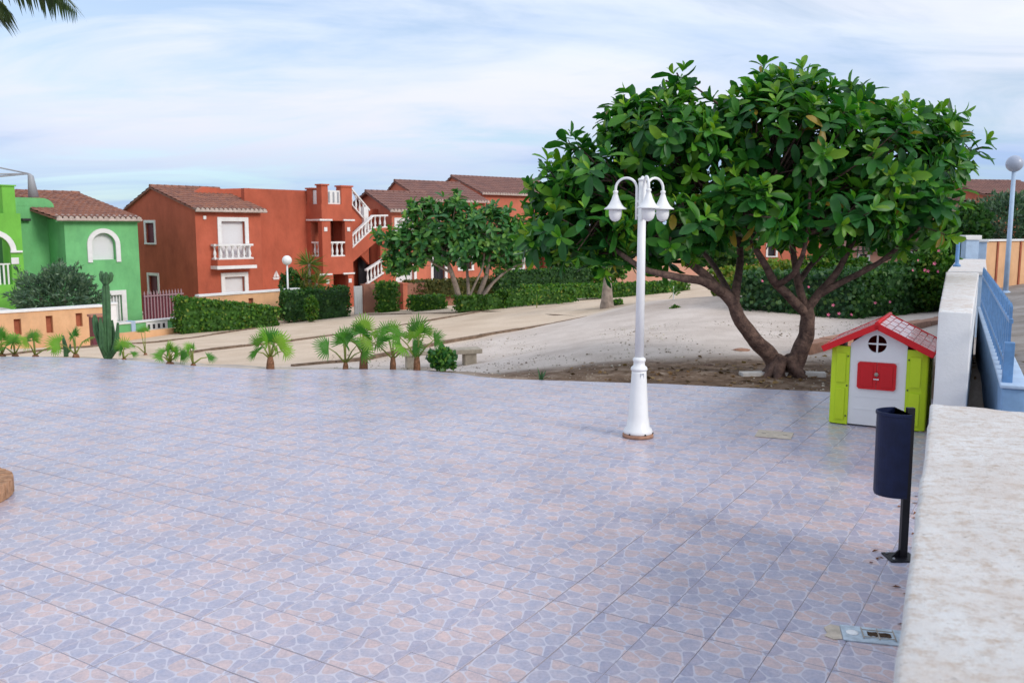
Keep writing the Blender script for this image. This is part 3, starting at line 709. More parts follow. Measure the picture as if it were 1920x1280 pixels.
def tile_roof(mb, a, b_, c, d, pitch=.24, amp=.05, course=.45, m=0):
    """a-b eave, d-c ridge: rows of barrel tiles up the slope, stepped in courses"""
    a, b_, c, d = map(Vector, (a, b_, c, d)); w = (b_-a).length; hgt = ((d-a).length + (c-b_).length)/2
    nper = max(2, round(w/pitch)); seg = 4; ncol = nper*seg+1; nrow = max(2, round(hgt/course))
    nrm = (b_-a).cross(d-a).normalized()
    if nrm.z < 0: nrm = -nrm
    vs = []; fs = []
    for r in range(nrow):
        for e in (0, 1):
            tt = (r+e)/nrow; lift = (.045 if e == 0 else 0.0)
            for i in range(ncol):
                s_ = i/(ncol-1); p = (a.lerp(b_, s_)).lerp(d.lerp(c, s_), tt)
                vs.append(p + nrm*(amp*abs(math.sin(math.pi*i/seg)) * 1.0 + lift + .02))
    for r in range(2*nrow-1):
        for i in range(ncol-1): fs.append((r*ncol+i, r*ncol+i+1, (r+1)*ncol+i+1, (r+1)*ncol+i))
    mb.add(vs, fs, m, False)
    # underside, so the roof is a solid thing
    k = nrm * -.07
    mb.add([a+k, b_+k, c+k, d+k, a, b_, c, d], [(0, 3, 2, 1), (0, 1, 5, 4), (1, 2, 6, 5), (2, 3, 7, 6), (3, 0, 4, 7)], m)
def ridge_caps(mb, a, b_, r=.11, m=0):
    a, b_ = Vector(a), Vector(b_); n = max(2, round((b_-a).length/.4))
    for i in range(n):
        p, q = a.lerp(b_, i/n), a.lerp(b_, (i+1)/n); mb.tube([p, q], [r, r*.86], 8, m)
def eave_row(mb, a, b_, pitch=.24, m=0):
    a, b_ = Vector(a), Vector(b_); n = max(2, round((b_-a).length/pitch)); d = (b_-a)/n; out = Vector((d.y, -d.x, 0)).normalized()
    mb.tube([a+Vector((0, 0, -.06)), b_+Vector((0, 0, -.06))], .055, 6, m)
    for i in range(n):
        p = a + d*(i+.5); mb.tube([p+out*.05, p-out*.35+Vector((0, 0, .09))], .085, 7, m)
def baluster_mesh(hgt, matl, r=.065, n=8):
    k = [(.9, 0), (.9, .08), (.45, .12), (.95, .32), (.8, .45), (.42, .68), (.5, .84), (.9, .9), (.9, 1.0)]
    return MB().lathe([(r*a, hgt*z) for a, z in k], n).mesh('baluster', matl)
def balustrade(parent, a, b_, hgt, nbal, matl, name='balustrade', r=.065):
    """rails plus balusters between two local points, may climb"""
    a, b_ = Vector(a), Vector(b_); d = b_-a; hz_ = math.hypot(d.x, d.y); rz = math.atan2(d.y, d.x); M = Matrix.Translation(a) @ Matrix.Rotation(rz, 4, 'Z')
    sl = d.z; rl = None
    for nm_, z0, z1, w_ in ((name, hgt-.09, hgt, .11), ('bottom_rail', -.005, .07, .09)):
        vs = [Vector((x, y, z + sl*(x/hz_))) for z in (z0, z1) for y in (-w_, w_) for x in (0, hz_)]
        o = MB().add([M @ v for v in vs], [(0, 2, 3, 1), (4, 5, 7, 6), (0, 1, 5, 4), (2, 6, 7, 3), (0, 4, 6, 2), (1, 3, 7, 5)]).build(nm_, matl, parent)
        rl = rl or o
    rl_parent = parent
    me = baluster_mesh(hgt-.14, matl, r)
    for i in range(nbal):
        k = (i+.5)/nbal; p = a.lerp(b_, k); link('baluster', me, rl_parent, (p.x, p.y, p.z+.06))
    return rl

def gable_house(name, label, px_c, Y, zb, px_apex, py_apex, px_back, py_back, px_r, py_eave, walls, roofm, ov=.3, ridge_px=None, side_ops=(), front_ops=(), theta=THETA, depth_max=12, eave=True):
    """block with its gable on the left side: corner pixel, apex, back corner, right end of the front"""
    f = Frame(px_c, Y, zb, theta)
    root = thing(name, label, 'house', f.o, f.a)
    va, za = f.on_u(px_apex, py_apex); vb, z2 = f.on_u(px_back, py_back); va = min(va, depth_max*.6); vb = min(vb, depth_max)
    u1, ze = f.on_v(px_r, py_eave); u1 = float(u1)
    _, zf = f.on_v(px_c, py_eave)
    ze = zf
    mb = MB()
    holed_wall(mb, 0, u1, 0, ze, 0, .3, front_ops)
    # gable side, with its openings
    holed_wall(mb, .3, vb-.3, 0, ze, 0, .3, side_ops, along='v')
    mb.box(0, u1, vb-.3, vb, 0, ze); mb.box(u1-.3, u1, .3, vb-.3, 0, ze)
    sl = (za-ze)/va
    for x0 in (0, u1-.3): mb.prism([(0, ze), (vb, ze), (vb, ze + .02), (va, za-.04)], x0, x0+.3, 'x')
    mb.box(.3, u1-.3, .3, vb-.3, 0.02, .1)
    wl_ = mb.build('wall', walls, root)
    # roof
    mb = MB(); zo = ze - sl*ov
    tile_roof(mb, (-ov*.4, -ov, zo), (u1+ov*.6, -ov, zo), (u1+ov*.6, va, za), (-ov*.4, va, za))
    tile_roof(mb, (u1+ov*.6, vb+.1, ze+.02), (-ov*.4, vb+.1, ze+.02), (-ov*.4, va, za), (u1+ov*.6, va, za))
    ridge_caps(mb, (-ov*.4, va, za+.05), (u1+ov*.6, va, za+.05))
    rf = mb.build('roof', roofm, root)
    if eave:
        mb = MB(); eave_row(mb, (-ov*.4, -ov, zo), (u1+ov*.6, -ov, zo)); mb.build('eave', m_eave, rf)
    return root, f, u1, ze, va, vb, wl_

# ---- red house -----------------------------------------------------------------
zr = -2.25
f = Frame(370, 42, zr, THETA)
W1 = (*[f.on_v(414, 413)[0], f.on_v(458, 413)[0]], f.on_v(430, 490)[1], f.on_v(430, 415)[1])
W2 = (*[f.on_v(421, 518)[0], f.on_v(458, 518)[0]], f.on_v(430, 572)[1], f.on_v(430, 519)[1])
def sop(a, b_, c, d): return (f.on_u(b_, c)[0], f.on_u(a, c)[0], f.on_u(a, d)[1], f.on_u(a, c)[1])
S1 = sop(273, 289, 418, 455); S2 = sop(279, 296, 516, 560)
red, f, u1, ze, va, vb, rw = gable_house('red_house', 'red two-storey house with gabled tile roof, balcony bay and crenellated stair tower', 370, 42, zr, 285, 351, 235, 386, 488, 390, m_red, m_roof, side_ops=[S1, S2], front_ops=[W1, W2])
mb = MB(); mb.box(W1[0], W1[1], .18, .21, W1[2], W1[3]); w = mb.build('window', m_shut, red)
mb = MB(); surround(mb, *W1, .2, 0); mb.build('frame', m_trim, w)
mb = MB(); mb.box(W2[0], W2[1], .18, .21, W2[2], W2[3]); w = mb.build('window', m_shut, red)
mb = MB(); surround(mb, *W2, .2, 0); mb.build('frame', m_trim, w)
for S in (S1, S2):
    mb = MB(); mb.box(.15, .18, S[0], S[1], S[2], S[3]); w = mb.build('window', m_glass, red)
    mb = MB(); k = .14
    mb.box(-.045, .05, S[0]-k, S[0], S[2], S[3]); mb.box(-.045, .05, S[1], S[1]+k, S[2], S[3]); mb.box(-.048, .05, S[0]-k, S[1]+k, S[3], S[3]+k); mb.box(-.07, .05, S[0]-k, S[1]+k, S[2]-.08, S[2])
    mb.build('frame', m_trim, w); MB().box(.09, .13, S[0]+(S[1]-S[0])*.35, S[1], S[2], S[3]).build('blind', m_maroon, w)
# balcony on the bay
b0, zt_ = f.on_v(406, 458, -.55); b1, _ = f.on_v(477, 458, -.55); _, zb_ = f.on_v(440, 486, -.55)
bal = MB().box(b0, b1, -.58, -.003, zb_-.30, zb_-.004).build('balcony', m_red, red)
MB().box(b0-.05, b1+.05, -.63, -.004, zb_-.46, zb_-.302).build('moulding', m_trim, bal)
balustrade(bal, (b0+.08, -.48, zb_), (b1-.08, -.48, zb_), zt_-zb_, 6, m_trim, 'railing', .085)
balustrade(bal, (b0+.08, -.36, zb_), (b0+.08, -.06, zb_), zt_-zb_, 1, m_trim, 'railing', .085)
balustrade(bal, (b1-.08, -.36, zb_), (b1-.08, -.06, zb_), zt_-zb_, 1, m_trim, 'railing', .085)
for px_, py_ in ((383, 408),):
    u_, z_ = f.on_v(px_, py_); MB().box(u_-.07, u_+.07, -.06, .0-.002, z_-.08, z_+.08).build('wall_lamp', m_trim, red)
# recessed middle wall
VT = 1.4
um0, zm = f.on_v(398, 352, VT); um1, _ = f.on_v(578, 357, VT); zpar = f.on_v(540, 356, VT)[1]; um0 = u1-.02
mb = MB(); mb.box(um0, um1+1.5, VT, VT+.3, 0, zpar)
mb.prism([(u1-2.9, ze+.3), (u1+1.8, ze+.3), (u1+1.2, f.on_v(470, 353, VT+1.5)[1]), (u1-.4, f.on_v(440, 355, VT+1.5)[1]), (u1-1.4, f.on_v(400, 351, VT+1.5)[1])], VT+1.5, VT+1.8, 'y')
mb.box(um0, um1+6, VT+5, VT+5.3, 0, zpar+.02)
mid = mb.build('wall', m_red, red)
MB().box(um0, um1+1.5, VT+.3, VT+5, zpar-.8, zpar-.7).build('flat_roof', m_roof_far, red)
u_, z_ = f.on_v(517, 516, VT)   # small white boat-shaped ornament on the wall
sc_ = .5
bo = MB().prism([(u_-.22, z_-.12), (u_+.22, z_-.12), (u_+.15, z_-.22), (u_-.15, z_-.22)], VT-.04, VT-.002, 'y').build('boat_ornament', m_trim, red)
MB().prism([(u_+.02, z_-.09), (u_+.02, z_+.26), (u_+.2, z_-.09)], VT-.04, VT-.002, 'y').build('sail', m_trim, bo)
MB().prism([(u_-.02, z_-.09), (u_-.02, z_+.2), (u_-.16, z_-.09)], VT-.04, VT-.002, 'y').build('sail', m_trim, bo)
# stair tower
t0_, _ = f.on_v(603, 400, 0); t1_, _ = f.on_v(660, 400, 0)
zy = lambda py, px=630: f.on_v(px, py, 0)[1]
fo = [(f.on_v(619, 400)[0], f.on_v(646, 400)[0], zy(481), zy(414)), (f.on_v(622, 400)[0], f.on_v(650, 400)[0], 0.0, zy(514))]
so = [(.35, 1.0, zy(481), zy(416))]
mb = MB(); holed_wall(mb, t0_, t1_, 0, zy(383), 0, .25, fo); holed_wall(mb, .25, VT, 0, zy(383), t0_, t0_+.25, so, along='v')
mb.box(t1_-.25, t1_, .25, VT+1.2, 0, zy(383)); mb.box(t0_+.25, t1_-.25, .25, VT+1.2, zy(490), zy(482)); mb.box(t0_+.25, t1_-.25, .25, VT+1.2, zy(385), zy(383)-.01)
mb.box(t0_+.25, t1_-.25, VT+1.0, VT+1.2, 0, zy(383))
tw = mb.build('tower', m_red, red)
# merlons with white screens between
def mer(u0, u1_, v0, v1, zt2):
    q = MB(); q.box(u0, u1_, v0, v1, zy(383)-.001, zt2-.08).box(u0-.06, u1_+.06, v0-.06, v1+.06, zt2-.08, zt2)
    q.build('merlon', m_red, tw)
pu = lambda px: f.on_v(px, 370, 0)[0]
mer(pu(603)-.0, pu(615), 0, .45, zy(346)); mer(pu(640), pu(660), 0, .45, zy(347)); mer(pu(603), pu(603)+.4, VT-.5, VT-.05, zy(350, 580))
sa = MB().box(pu(615), pu(640), .1, .14, zy(383), zy(357)).build('screen', m_trim, tw)
for i in range(3): MB().box(pu(615)+(pu(640)-pu(615))*(i+.3)/3, pu(615)+(pu(640)-pu(615))*(i+.62)/3, .07, .098, zy(380), zy(360)).build('screen_slot', m_grey, sa)
MB().box(pu(603)+.1, pu(603)+.14, .45, VT-.5, zy(383), zy(357)).build('screen', m_trim, tw)
for py_ in (412, 513):    # capitals
    for pa, pb in ((598, 622), (643, 664)):
        ua, ub = f.on_v(pa, py_)[0], f.on_v(pb, py_)[0]; MB().box(ua, ub, -.07, -.002, zy(py_+2), zy(py_-1)).build('capital', m_trim, tw)
MB().box(t0_-.07, t0_-.002, .1, VT-.05, zy(414), zy(411)).build('capital', m_trim, tw)
ra, rb = fo[0][0], fo[0][1]
balustrade(tw, (ra, .12, zy(481)), (rb, .12, zy(481)), zy(453)-zy(481), 3, m_trim, 'railing', .085)
balustrade(tw, (t0_+.12, .36, zy(481)), (t0_+.12, 1.0, zy(481)), zy(453)-zy(481), 2, m_trim, 'railing', .085)
for px_, py_ in ((610, 430), (653, 430), (614, 528), (656, 526)):
    u_, z_ = f.on_v(px_, py_); MB().bbox(u_-.1, u_+.1, -.05, -.002, z_-.11, z_+.11, .02).build('wall_tile', m_trim, tw)
# outside stair right of the tower
su = lambda px, py, v=0.0: f.on_v(px, py, v)
VS = .15
pl = [su(661, 492, VS), su(661, 466, VS), su(701, 428, VS), su(737, 426, VS), (su(737, 426, VS)[0], 0.0), (su(713, 500, VS)[0], 0.0), su(713, 447, VS)]
st = MB().prism(pl, VS, VS+.25, 'y').build('stair_wall', m_red, red)
a0 = su(661, 466, VS); a1 = su(701, 428, VS); a2 = su(728, 427, VS)
balustrade(st, (a0[0], VS+.1, a0[1]), (a1[0], VS+.1, a1[1]), su(700, 404, VS)[1]-su(700, 429, VS)[1], 7, m_trim, 'railing', .075)
balustrade(st, (a1[0], VS+.1, a1[1]), (a2[0], VS+.1, a2[1]), su(700, 404, VS)[1]-su(700, 429, VS)[1], 3, m_trim, 'railing', .075)
q0_, q1_ = su(679, 533, VS), su(711, 512, VS)
balustrade(st, (q0_[0], VS-.35, q0_[1]), (q1_[0], VS-.35, q1_[1]), .85, 5, m_trim, 'railing', .075)
nst = 9
for i in range(nst):
    x0 = q0_[0] + (q1_[0]-q0_[0])*i/nst; x1 = q0_[0] + (q1_[0]-q0_[0])*(i+1)/nst; MB().box(x0, x1-.002, VS-.5, VS-.005, 0, q0_[1]+(q1_[1]-q0_[1])*i/nst).build('step', m_red, st)
MB().box(pl[0][0]+.02, su(760, 430, VS)[0], 1.9, 2.1, 0, su(700, 392, 2)[1]).build('back_wall', m_red, red)
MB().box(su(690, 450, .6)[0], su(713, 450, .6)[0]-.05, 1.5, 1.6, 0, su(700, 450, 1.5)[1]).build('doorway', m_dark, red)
c0_, c1_ = su(657, 383, .9), su(692, 424, .9)
balustrade(red, (c0_[0], .9, c0_[1]), (c1_[0], .9, c1_[1]), .95, 5, m_trim, 'upper_railing', .07)
MB().prism([(c0_[0], c0_[1]), (c1_[0], c1_[1]), (c1_[0], c1_[1]-2.2), (c0_[0], c0_[1]-2.2)], .95, 1.15, 'y').build('upper_stair', m_red, red)
m0, m1 = su(684, 418, .9), su(690, 388, .9); MB().bbox(m0[0]-.16, m0[0]+.16, .75, 1.05, c1_[1]-.2, m1[1], .02).build('stair_post', m_trim, red)

# ---- orange row house to the right of the stair -----------------------------------
zo_ = -2.15
f2 = Frame(736, 51.5, zo_, 40)
u_end = f2.on_v(1032, 480)[0]; zev = f2.on_v(760, 392)[1]; zlow = f2.on_v(900, 425)[1]
row = thing('orange_row_house', 'orange row house with white-framed ground floor windows behind the small tree', 'house', f2.o, f2.a)
ops = []
def op(px0, px1, py0, py1): ops.append((f2.on_v(px0, 500)[0], f2.on_v(px1, 500)[0], f2.on_v((px0+px1)/2, py1)[1], f2.on_v((px0+px1)/2, py0)[1])); return ops[-1]
o1 = op(746, 776, 502, 532); o2 = op(812, 834, 482, 525); o3 = op(862, 884, 480, 505); o4 = op(955, 980, 480, 503); o5 = op(745, 772, 414, 460); o6 = op(1008, 1024, 478, 540); o7 = op(800, 822, 418, 450)
u_t = f2.on_v(838, 400)[0]
mb = MB(); holed_wall(mb, 0, u_t, 0, zev, 0, .3, ops); holed_wall(mb, u_t, u_end, 0, zlow, .0, .3, ops)
mb.box(0, .3, .3, 5, 0, zev); mb.box(0, u_t, 5, 5.3, 0, zev); mb.box(u_t-.3, u_t, .3, 5, zlow-.5, zev); mb.box(u_end-.3, u_end, .3, 7, 0, zlow); mb.box(.3, u_end-.3, 7-.3, 7, 0, zlow); mb.box(u_t, u_end-.3, .3, 6.7, zlow-.3, zlow-.2)
rw2 = mb.build('wall', m_orange, row)
for o_, mt_, nb_ in ((o1, m_shut, 0), (o2, m_glass, 4), (o3, m_glass, 3), (o4, m_glass, 3), (o5, m_shut, 0), (o7, m_shut, 0)):
    w = MB().box(o_[0], o_[1], .18, .21, o_[2], o_[3]).build('window', mt_, row)
    mb = MB(); surround(mb, *o_, .17, 0); mb.build('frame', m_trim, w)
    for i in range(nb_):
        x = o_[0]+(o_[1]-o_[0])*(i+.5)/nb_; MB().box(x-.02, x+.02, .05, .08, o_[2], o_[3]).build('bar', m_iron, w)
# round head above the barred door
uc = (o2[0]+o2[1])/2; rr = (o2[1]-o2[0])/2
ring = [(uc+math.cos(a)*(rr+.2), o2[3]+math.sin(a)*(rr+.2)) for a in np.linspace(0, math.pi, 12)]
MB().prism(ring, -.05, -.003, 'y').build('arch', m_trim, row)
MB().prism([(uc+math.cos(a)*rr, o2[3]+math.sin(a)*rr) for a in np.linspace(0, math.pi, 12)], -.056, -.051, 'y').build('arch_glass', m_glass, row)
MB().box(o6[0], o6[1], .6, .65, 0, o6[3]).build('porch', m_slot, row)
mb = MB(); rz_ = f2.on_v(720, 361, 2.4)[1]
tile_roof(mb, (-.3, -.35, zev-.1), (u_t, -.35, zev-.1), (u_t, 2.4, rz_), (-.3, 2.4, rz_))
tile_roof(mb, (u_t, 5.2, zev-.1), (-.3, 5.2, zev-.1), (-.3, 2.4, rz_), (u_t, 2.4, rz_))
ridge_caps(mb, (-.3, 2.4, rz_+.05), (u_t, 2.4, rz_+.05))
rf = mb.build('roof', m_roof_far, row)
mb = MB(); eave_row(mb, (-.3, -.35, zev-.1), (u_t, -.35, zev-.1)); mb.build('eave', m_eave, rf)
for u_ in (0, u_t-.3): MB().prism([(0, zev-.001), (5, zev-.001), (2.4, rz_-.08)], u_, u_+.28, 'x').build('gable', m_orange, row)

# ---- two gabled houses behind ---------------------------------------------------
gable_house('orange_house', 'orange house with brown tile roof, nearer of the two behind the small tree', 793, 58, -2.0, 742, 340, 716, 366, 909, 372, m_orange, m_roof_far, side_ops=(), theta=40, depth_max=11)
gable_house('orange_house', 'orange house with the highest brown tile roof, beside the big tree', 903, 66, -2.0, 848, 331, 815, 352, 1060, 360, m_orange, m_roof_far, theta=40, depth_max=11)
for px_, py_ in ((793, 366), (905, 356)): pass

# ---- green house at the left ------------------------------------------------------
zg = -2.5
f = Frame(125, 36.5, zg, THETA)
gu = lambda px, py, v=0.0: f.on_v(px, py, v)
gr = thing('green_house', 'green two-storey house with arched window and clay tile roof at the left edge', 'house', f.o, f.a)
g1, _ = gu(262, 500); zev = gu(190, 411)[1]
AW = (gu(172, 460)[0], gu(216, 460)[0], gu(195, 487)[1], gu(195, 459)[1]); rr = (AW[1]-AW[0])/2; uc = (AW[0]+AW[1])/2
LW = (gu(205, 560)[0], gu(228, 560)[0], gu(215, 602)[1], gu(215, 553)[1])
mb = MB(); holed_wall(mb, 0, g1, 0, zev, 0, .3, [(AW[0], AW[1], AW[2], AW[3]+rr), LW])
# corner fillers that round the head of the window
ang = np.linspace(0, math.pi/2, 7)
for sg in (1, -1):
    arc = [(uc+sg*rr*math.cos(a), AW[3]+rr*math.sin(a)) for a in ang]
    mb.prism(arc + [(uc+sg*rr, AW[3]+rr)], .002, .298, 'y')
VB = 1.7
mb.box(0, .3, .3, VB, 0, zev); mb.box(g1-.3, g1, .3, 9, 0, zev); mb.box(0, g1, 9, 9.3, 0, zev)
gw = mb.build('wall', m_green, gr)
wd = MB().box(AW[0], AW[1], .2, .23, AW[2], AW[3]+rr).build('window', m_shut, gr)
outer = [(uc+math.cos(a)*(rr+.2), AW[3]+math.sin(a)*(rr+.2)) for a in np.linspace(0, math.pi, 20)]; inner = [(uc+math.cos(a)*rr*1.02, AW[3]+math.sin(a)*rr*1.02) for a in np.linspace(0, math.pi, 20)]
mb = MB()
for i in range(19):
    mb.prism([inner[i], outer[i], outer[i+1], inner[i+1]], -.06, -.002, 'y')
mb.box(AW[0]-.2, AW[0]-.01, -.06, -.002, AW[2]-.1, AW[3]); mb.box(AW[1]+.01, AW[1]+.2, -.06, -.002, AW[2]-.1, AW[3])
mb.build('frame', m_trim, wd)
wd = MB().box(LW[0], LW[1], .18, .21, LW[2], LW[3]).build('window', m_shut, gr)
mb = MB(); surround(mb, *LW, .2, 0); mb.build('frame', m_trim, wd)
for i in range(4): x = LW[0]+(LW[1]-LW[0])*(i+.5)/4; MB().box(x-.02, x+.02, .04, .07, LW[2], LW[3]).build('bar', m_white, wd)
# set-back wall between block and tower
gb0, _ = gu(18, 400, VB); zbk = gu(70, 371, VB)[1]
mb = MB(); mb.box(gb0, .3, VB, VB+.3, 0, zbk-.35)
rc = .5; mb.prism([(gb0, zbk-.36), (.3, zbk-.36)] + [(.3-rc+rc*math.sin(a), zbk-.36+.36*math.cos(a)) for a in np.linspace(math.pi/2, 0, 6)] + [(gb0, zbk)], VB, VB+.3, 'y')
mb.build('back_wall', m_green, gr)
# tower with arched porch
tv = .35
ta = gu(-60, 400, tv)[0]; tb_ = gu(38, 400, tv)[0]; zt1 = gu(20, 400, tv)[1]
az = gu(10, 470, tv)[1]; ar = gu(20, 470, tv)[0]; ac = gu(-12, 470, tv)[0]; Rr = ar-ac
lowtop = gu(5, 590, tv)[1]; acz = gu(5, 534, tv)[1]
mb = MB(); holed_wall(mb, ta, tb_, 0, zt1, tv, tv+.3, [(ac-Rr, ar, acz, az+Rr), (ac-Rr, ar, 0, lowtop)])
for sg in (1, -1):
    arc = [(ac+sg*Rr*math.cos(a), az+Rr*math.sin(a)) for a in ang]; mb.prism(arc + [(ac+sg*Rr, az+Rr)], tv+.002, tv+.298, 'y')
mb.box(tb_-.3, tb_, tv+.3, VB, 0, zt1); mb.box(ta, tb_-.3, tv+.3, VB-.02, acz-.25, acz-.002)
p0 = gu(5, 380, tv)[0]; p1 = gu(29, 380, tv)[0]; zp = gu(17, 349, tv)[1]
mb.box(p0, p1, tv+.001, tv+.6, zt1-.001, zp)
tw = mb.build('tower', m_green2, gr)
MB().box(p0-.05, p1+.05, tv-.05, tv+.65, zp+.001, zp+.05).build('post_cap', m_green2, tw)
mb = MB()
oa = [(ac+math.cos(a)*(Rr+.2), az+math.sin(a)*(Rr+.2)) for a in np.linspace(0, math.pi, 14)]; ia = [(ac+math.cos(a)*Rr, az+math.sin(a)*Rr) for a in np.linspace(0, math.pi, 14)]
for i in range(13): mb.prism([ia[i], oa[i], oa[i+1], ia[i+1]], tv-.06, tv-.002, 'y')
mb.box(ar-.02, gu(38, 465, tv)[0]+.05, tv-.09, tv-.002, az-.08, az)
mb.build('arch_moulding', m_trim, tw)
zr0 = acz; zr1 = gu(5, 494, tv)[1]
rl = MB().box(ac-Rr, ar, tv+.12, tv+.16, zr1-.06, zr1).build('railing', m_trim, tw)
for i in range(9): x = ar-.1-i*.16; MB().box(x-.03, x+.03, tv+.12, tv+.155, zr0, zr1-.06).build('bar', m_trim, rl)
MB().box(ac-Rr, ar, VB-.05, VB-.01, acz, az+Rr).build('porch_back', m_green, tw)
u_, z_ = gu(28, 489, tv); MB().bbox(u_-.14, u_+.14, tv-.04, tv-.002, z_-.13, z_+.13, .02).build('number_plaque', m_trim, tw)
oa = [(ac+math.cos(a)*(Rr+.15), lowtop-.2+math.sin(a)*.5) for a in np.linspace(0, math.pi, 10)]
MB().prism(oa, tv-.05, tv-.002, 'y').build('arch_moulding', m_trim, tw)
u_, z_ = gu(47, 412, VB); MB().bbox(u_-.16, u_+.16, VB-.2, VB-.002, z_-.05, z_+.05, .02).build('wall_lamp', m_iron, gr)
# roof
e0_, e1_ = gu(106, 409, -.3), gu(266, 409, -.3); vr = 6.0
rza = gu(110, 363, vr); mb = MB()
tile_roof(mb, (e0_[0], -.3, e0_[1]-.0), (e1_[0], -.3, e0_[1]), (e1_[0], vr, rza[1]), (e0_[0]-.9, vr, rza[1]))
tile_roof(mb, (e1_[0], 9.5, e0_[1]+.2), (e0_[0]-.9, 9.5, e0_[1]+.2), (e0_[0]-.9, vr, rza[1]), (e1_[0], vr, rza[1]))
ridge_caps(mb, (e0_[0]-.9, vr, rza[1]+.05), (e1_[0], vr, rza[1]+.05))
rf = mb.build('roof', m_roof, gr)
mb = MB(); eave_row(mb, (e0_[0], -.3, e0_[1]), (e1_[0], -.3, e0_[1])); mb.build('eave', m_eave, rf)
MB().box(e0_[0]+.05, e1_[0]-.05, -.2, -.004, e0_[1]-.16, e0_[1]-.08).build('cornice', m_green, gr)
MB().prism([(0, zev), (9.3, zev), (vr, rza[1]-.1)], g1-.3, g1-.02, 'x').build('gable', m_green, gr)
# folded sunshade frame on the roof terrace
q0, z0_ = gu(57, 365, VB+1.5); _, z1_ = gu(57, 326, VB+1.5)
sh = thing('roof_awning', 'folded grey sunshade frame standing on the green house roof terrace', 'awning', f.o + f.u*q0 + f.v*(VB+1.5) + Vector((0, 0, zbk-1.0)), f.a)
hz_ = z1_ - (zbk-1.0)
MB().tube([(0, 0, 0), (0, 0, hz_)], .06, 8).build('pole', m_grey, sh)
MB().tube([(.12, 0, hz_-1.0), (.06, 0, hz_-.1), (0, 0, hz_)], [.22, .12, .05], 8).build('folded_cloth', m_grey, sh)
for dx, dz in ((-2.4, -.12), (-2.4, .45), (-2.4, -.35), (-1.2, -.15)): MB().tube([(0, 0, hz_), (dx, .2, hz_+dz)], .03, 6).build('strut', m_grey, sh)
MB().tube([(-2.4, .2, 0), (-2.4, .2, hz_+.5)], .05, 8).build('pole', m_grey, sh)
MB().box(gb0, g1, VB+.3, 6, zbk-1.1, zbk-1.0).build('flat_roof', m_roof_far, gr)

# ---- far houses on the right --------------------------------------------------------
def simple_house(name, label, px0, px1, py_e, py_r, Y, walls, deg, depth=7.0, wpx=None):
    f = Frame(px0, Y, tz(at(px0, 500, Y).x, Y) - .3, deg); root = thing(name, label, 'house', f.o, f.a)
    u1 = f.on_v(px1, py_e)[0]; ze = f.on_v(px0, py_e)[1]; vr = depth/2; zr_ = f.on_v((px0+px1)/2, py_r, vr)[1]
    mb = MB(); ops = []
    if wpx: ops = [(f.on_v(wpx[0], wpx[2])[0], f.on_v(wpx[1], wpx[2])[0], f.on_v(wpx[0], wpx[3])[1], f.on_v(wpx[0], wpx[2])[1])]
    holed_wall(mb, 0, u1, 0, ze, 0, .3, ops); mb.box(0, .3, .3, depth, 0, ze); mb.box(u1-.3, u1, .3, depth, 0, ze); mb.box(.3, u1-.3, depth-.3, depth, 0, ze)
    for x0 in (0, u1-.3): mb.prism([(0, ze), (depth, ze), (vr, zr_-.06)], x0, x0+.3, 'x')
    mb.build('wall', walls, root)
    for o_ in ops:
        w = MB().box(o_[0], o_[1], .2, .23, o_[2], o_[3]).build('window', m_glass, root); mb = MB(); surround(mb, *o_, .12, 0); mb.build('frame', m_trim, w)
    mb = MB(); tile_roof(mb, (-.3, -.3, ze-.05), (u1+.3, -.3, ze-.05), (u1+.3, vr, zr_), (-.3, vr, zr_)); tile_roof(mb, (u1+.3, depth+.3, ze-.05), (-.3, depth+.3, ze-.05), (-.3, vr, zr_), (u1+.3, vr, zr_))
    ridge_caps(mb, (-.3, vr, zr_+.05), (u1+.3, vr, zr_+.05))
    mb.build('roof', m_roof_far, root); return root
simple_house('pink_house', 'pale pink house glimpsed between the big tree and the right street lamp', 1738, 1802, 378, 362, 46, m_pink, -20, 7, (1762, 1772, 392, 408))
simple_house('orange_house', 'orange house with brown roof behind the right street lamp', 1838, 1985, 364, 341, 62, m_orange, 12, 8)
simple_house('pink_house', 'low pink garden house seen under the big tree above the flowering hedge', 1600, 1735, 470, 440, 40, m_pink, -8, 6, (1612, 1626, 476, 492))
e_ = at(1705, 468, 39.5); zb = tz(e_.x, e_.y)-.2
root = thing('white_chimney', 'white domed pier standing above the flowering hedge', 'pier', (e_.x, e_.y, zb))
hh = e_.z-zb
MB().lathe([(.32, 0), (.32, hh-.75), (.38, hh-.7), (.38, hh-.6), (.27, hh-.55), (.26, hh-.3), (.15, hh-.1), (.03, hh)], 14).build('shaft', m_trim, root)

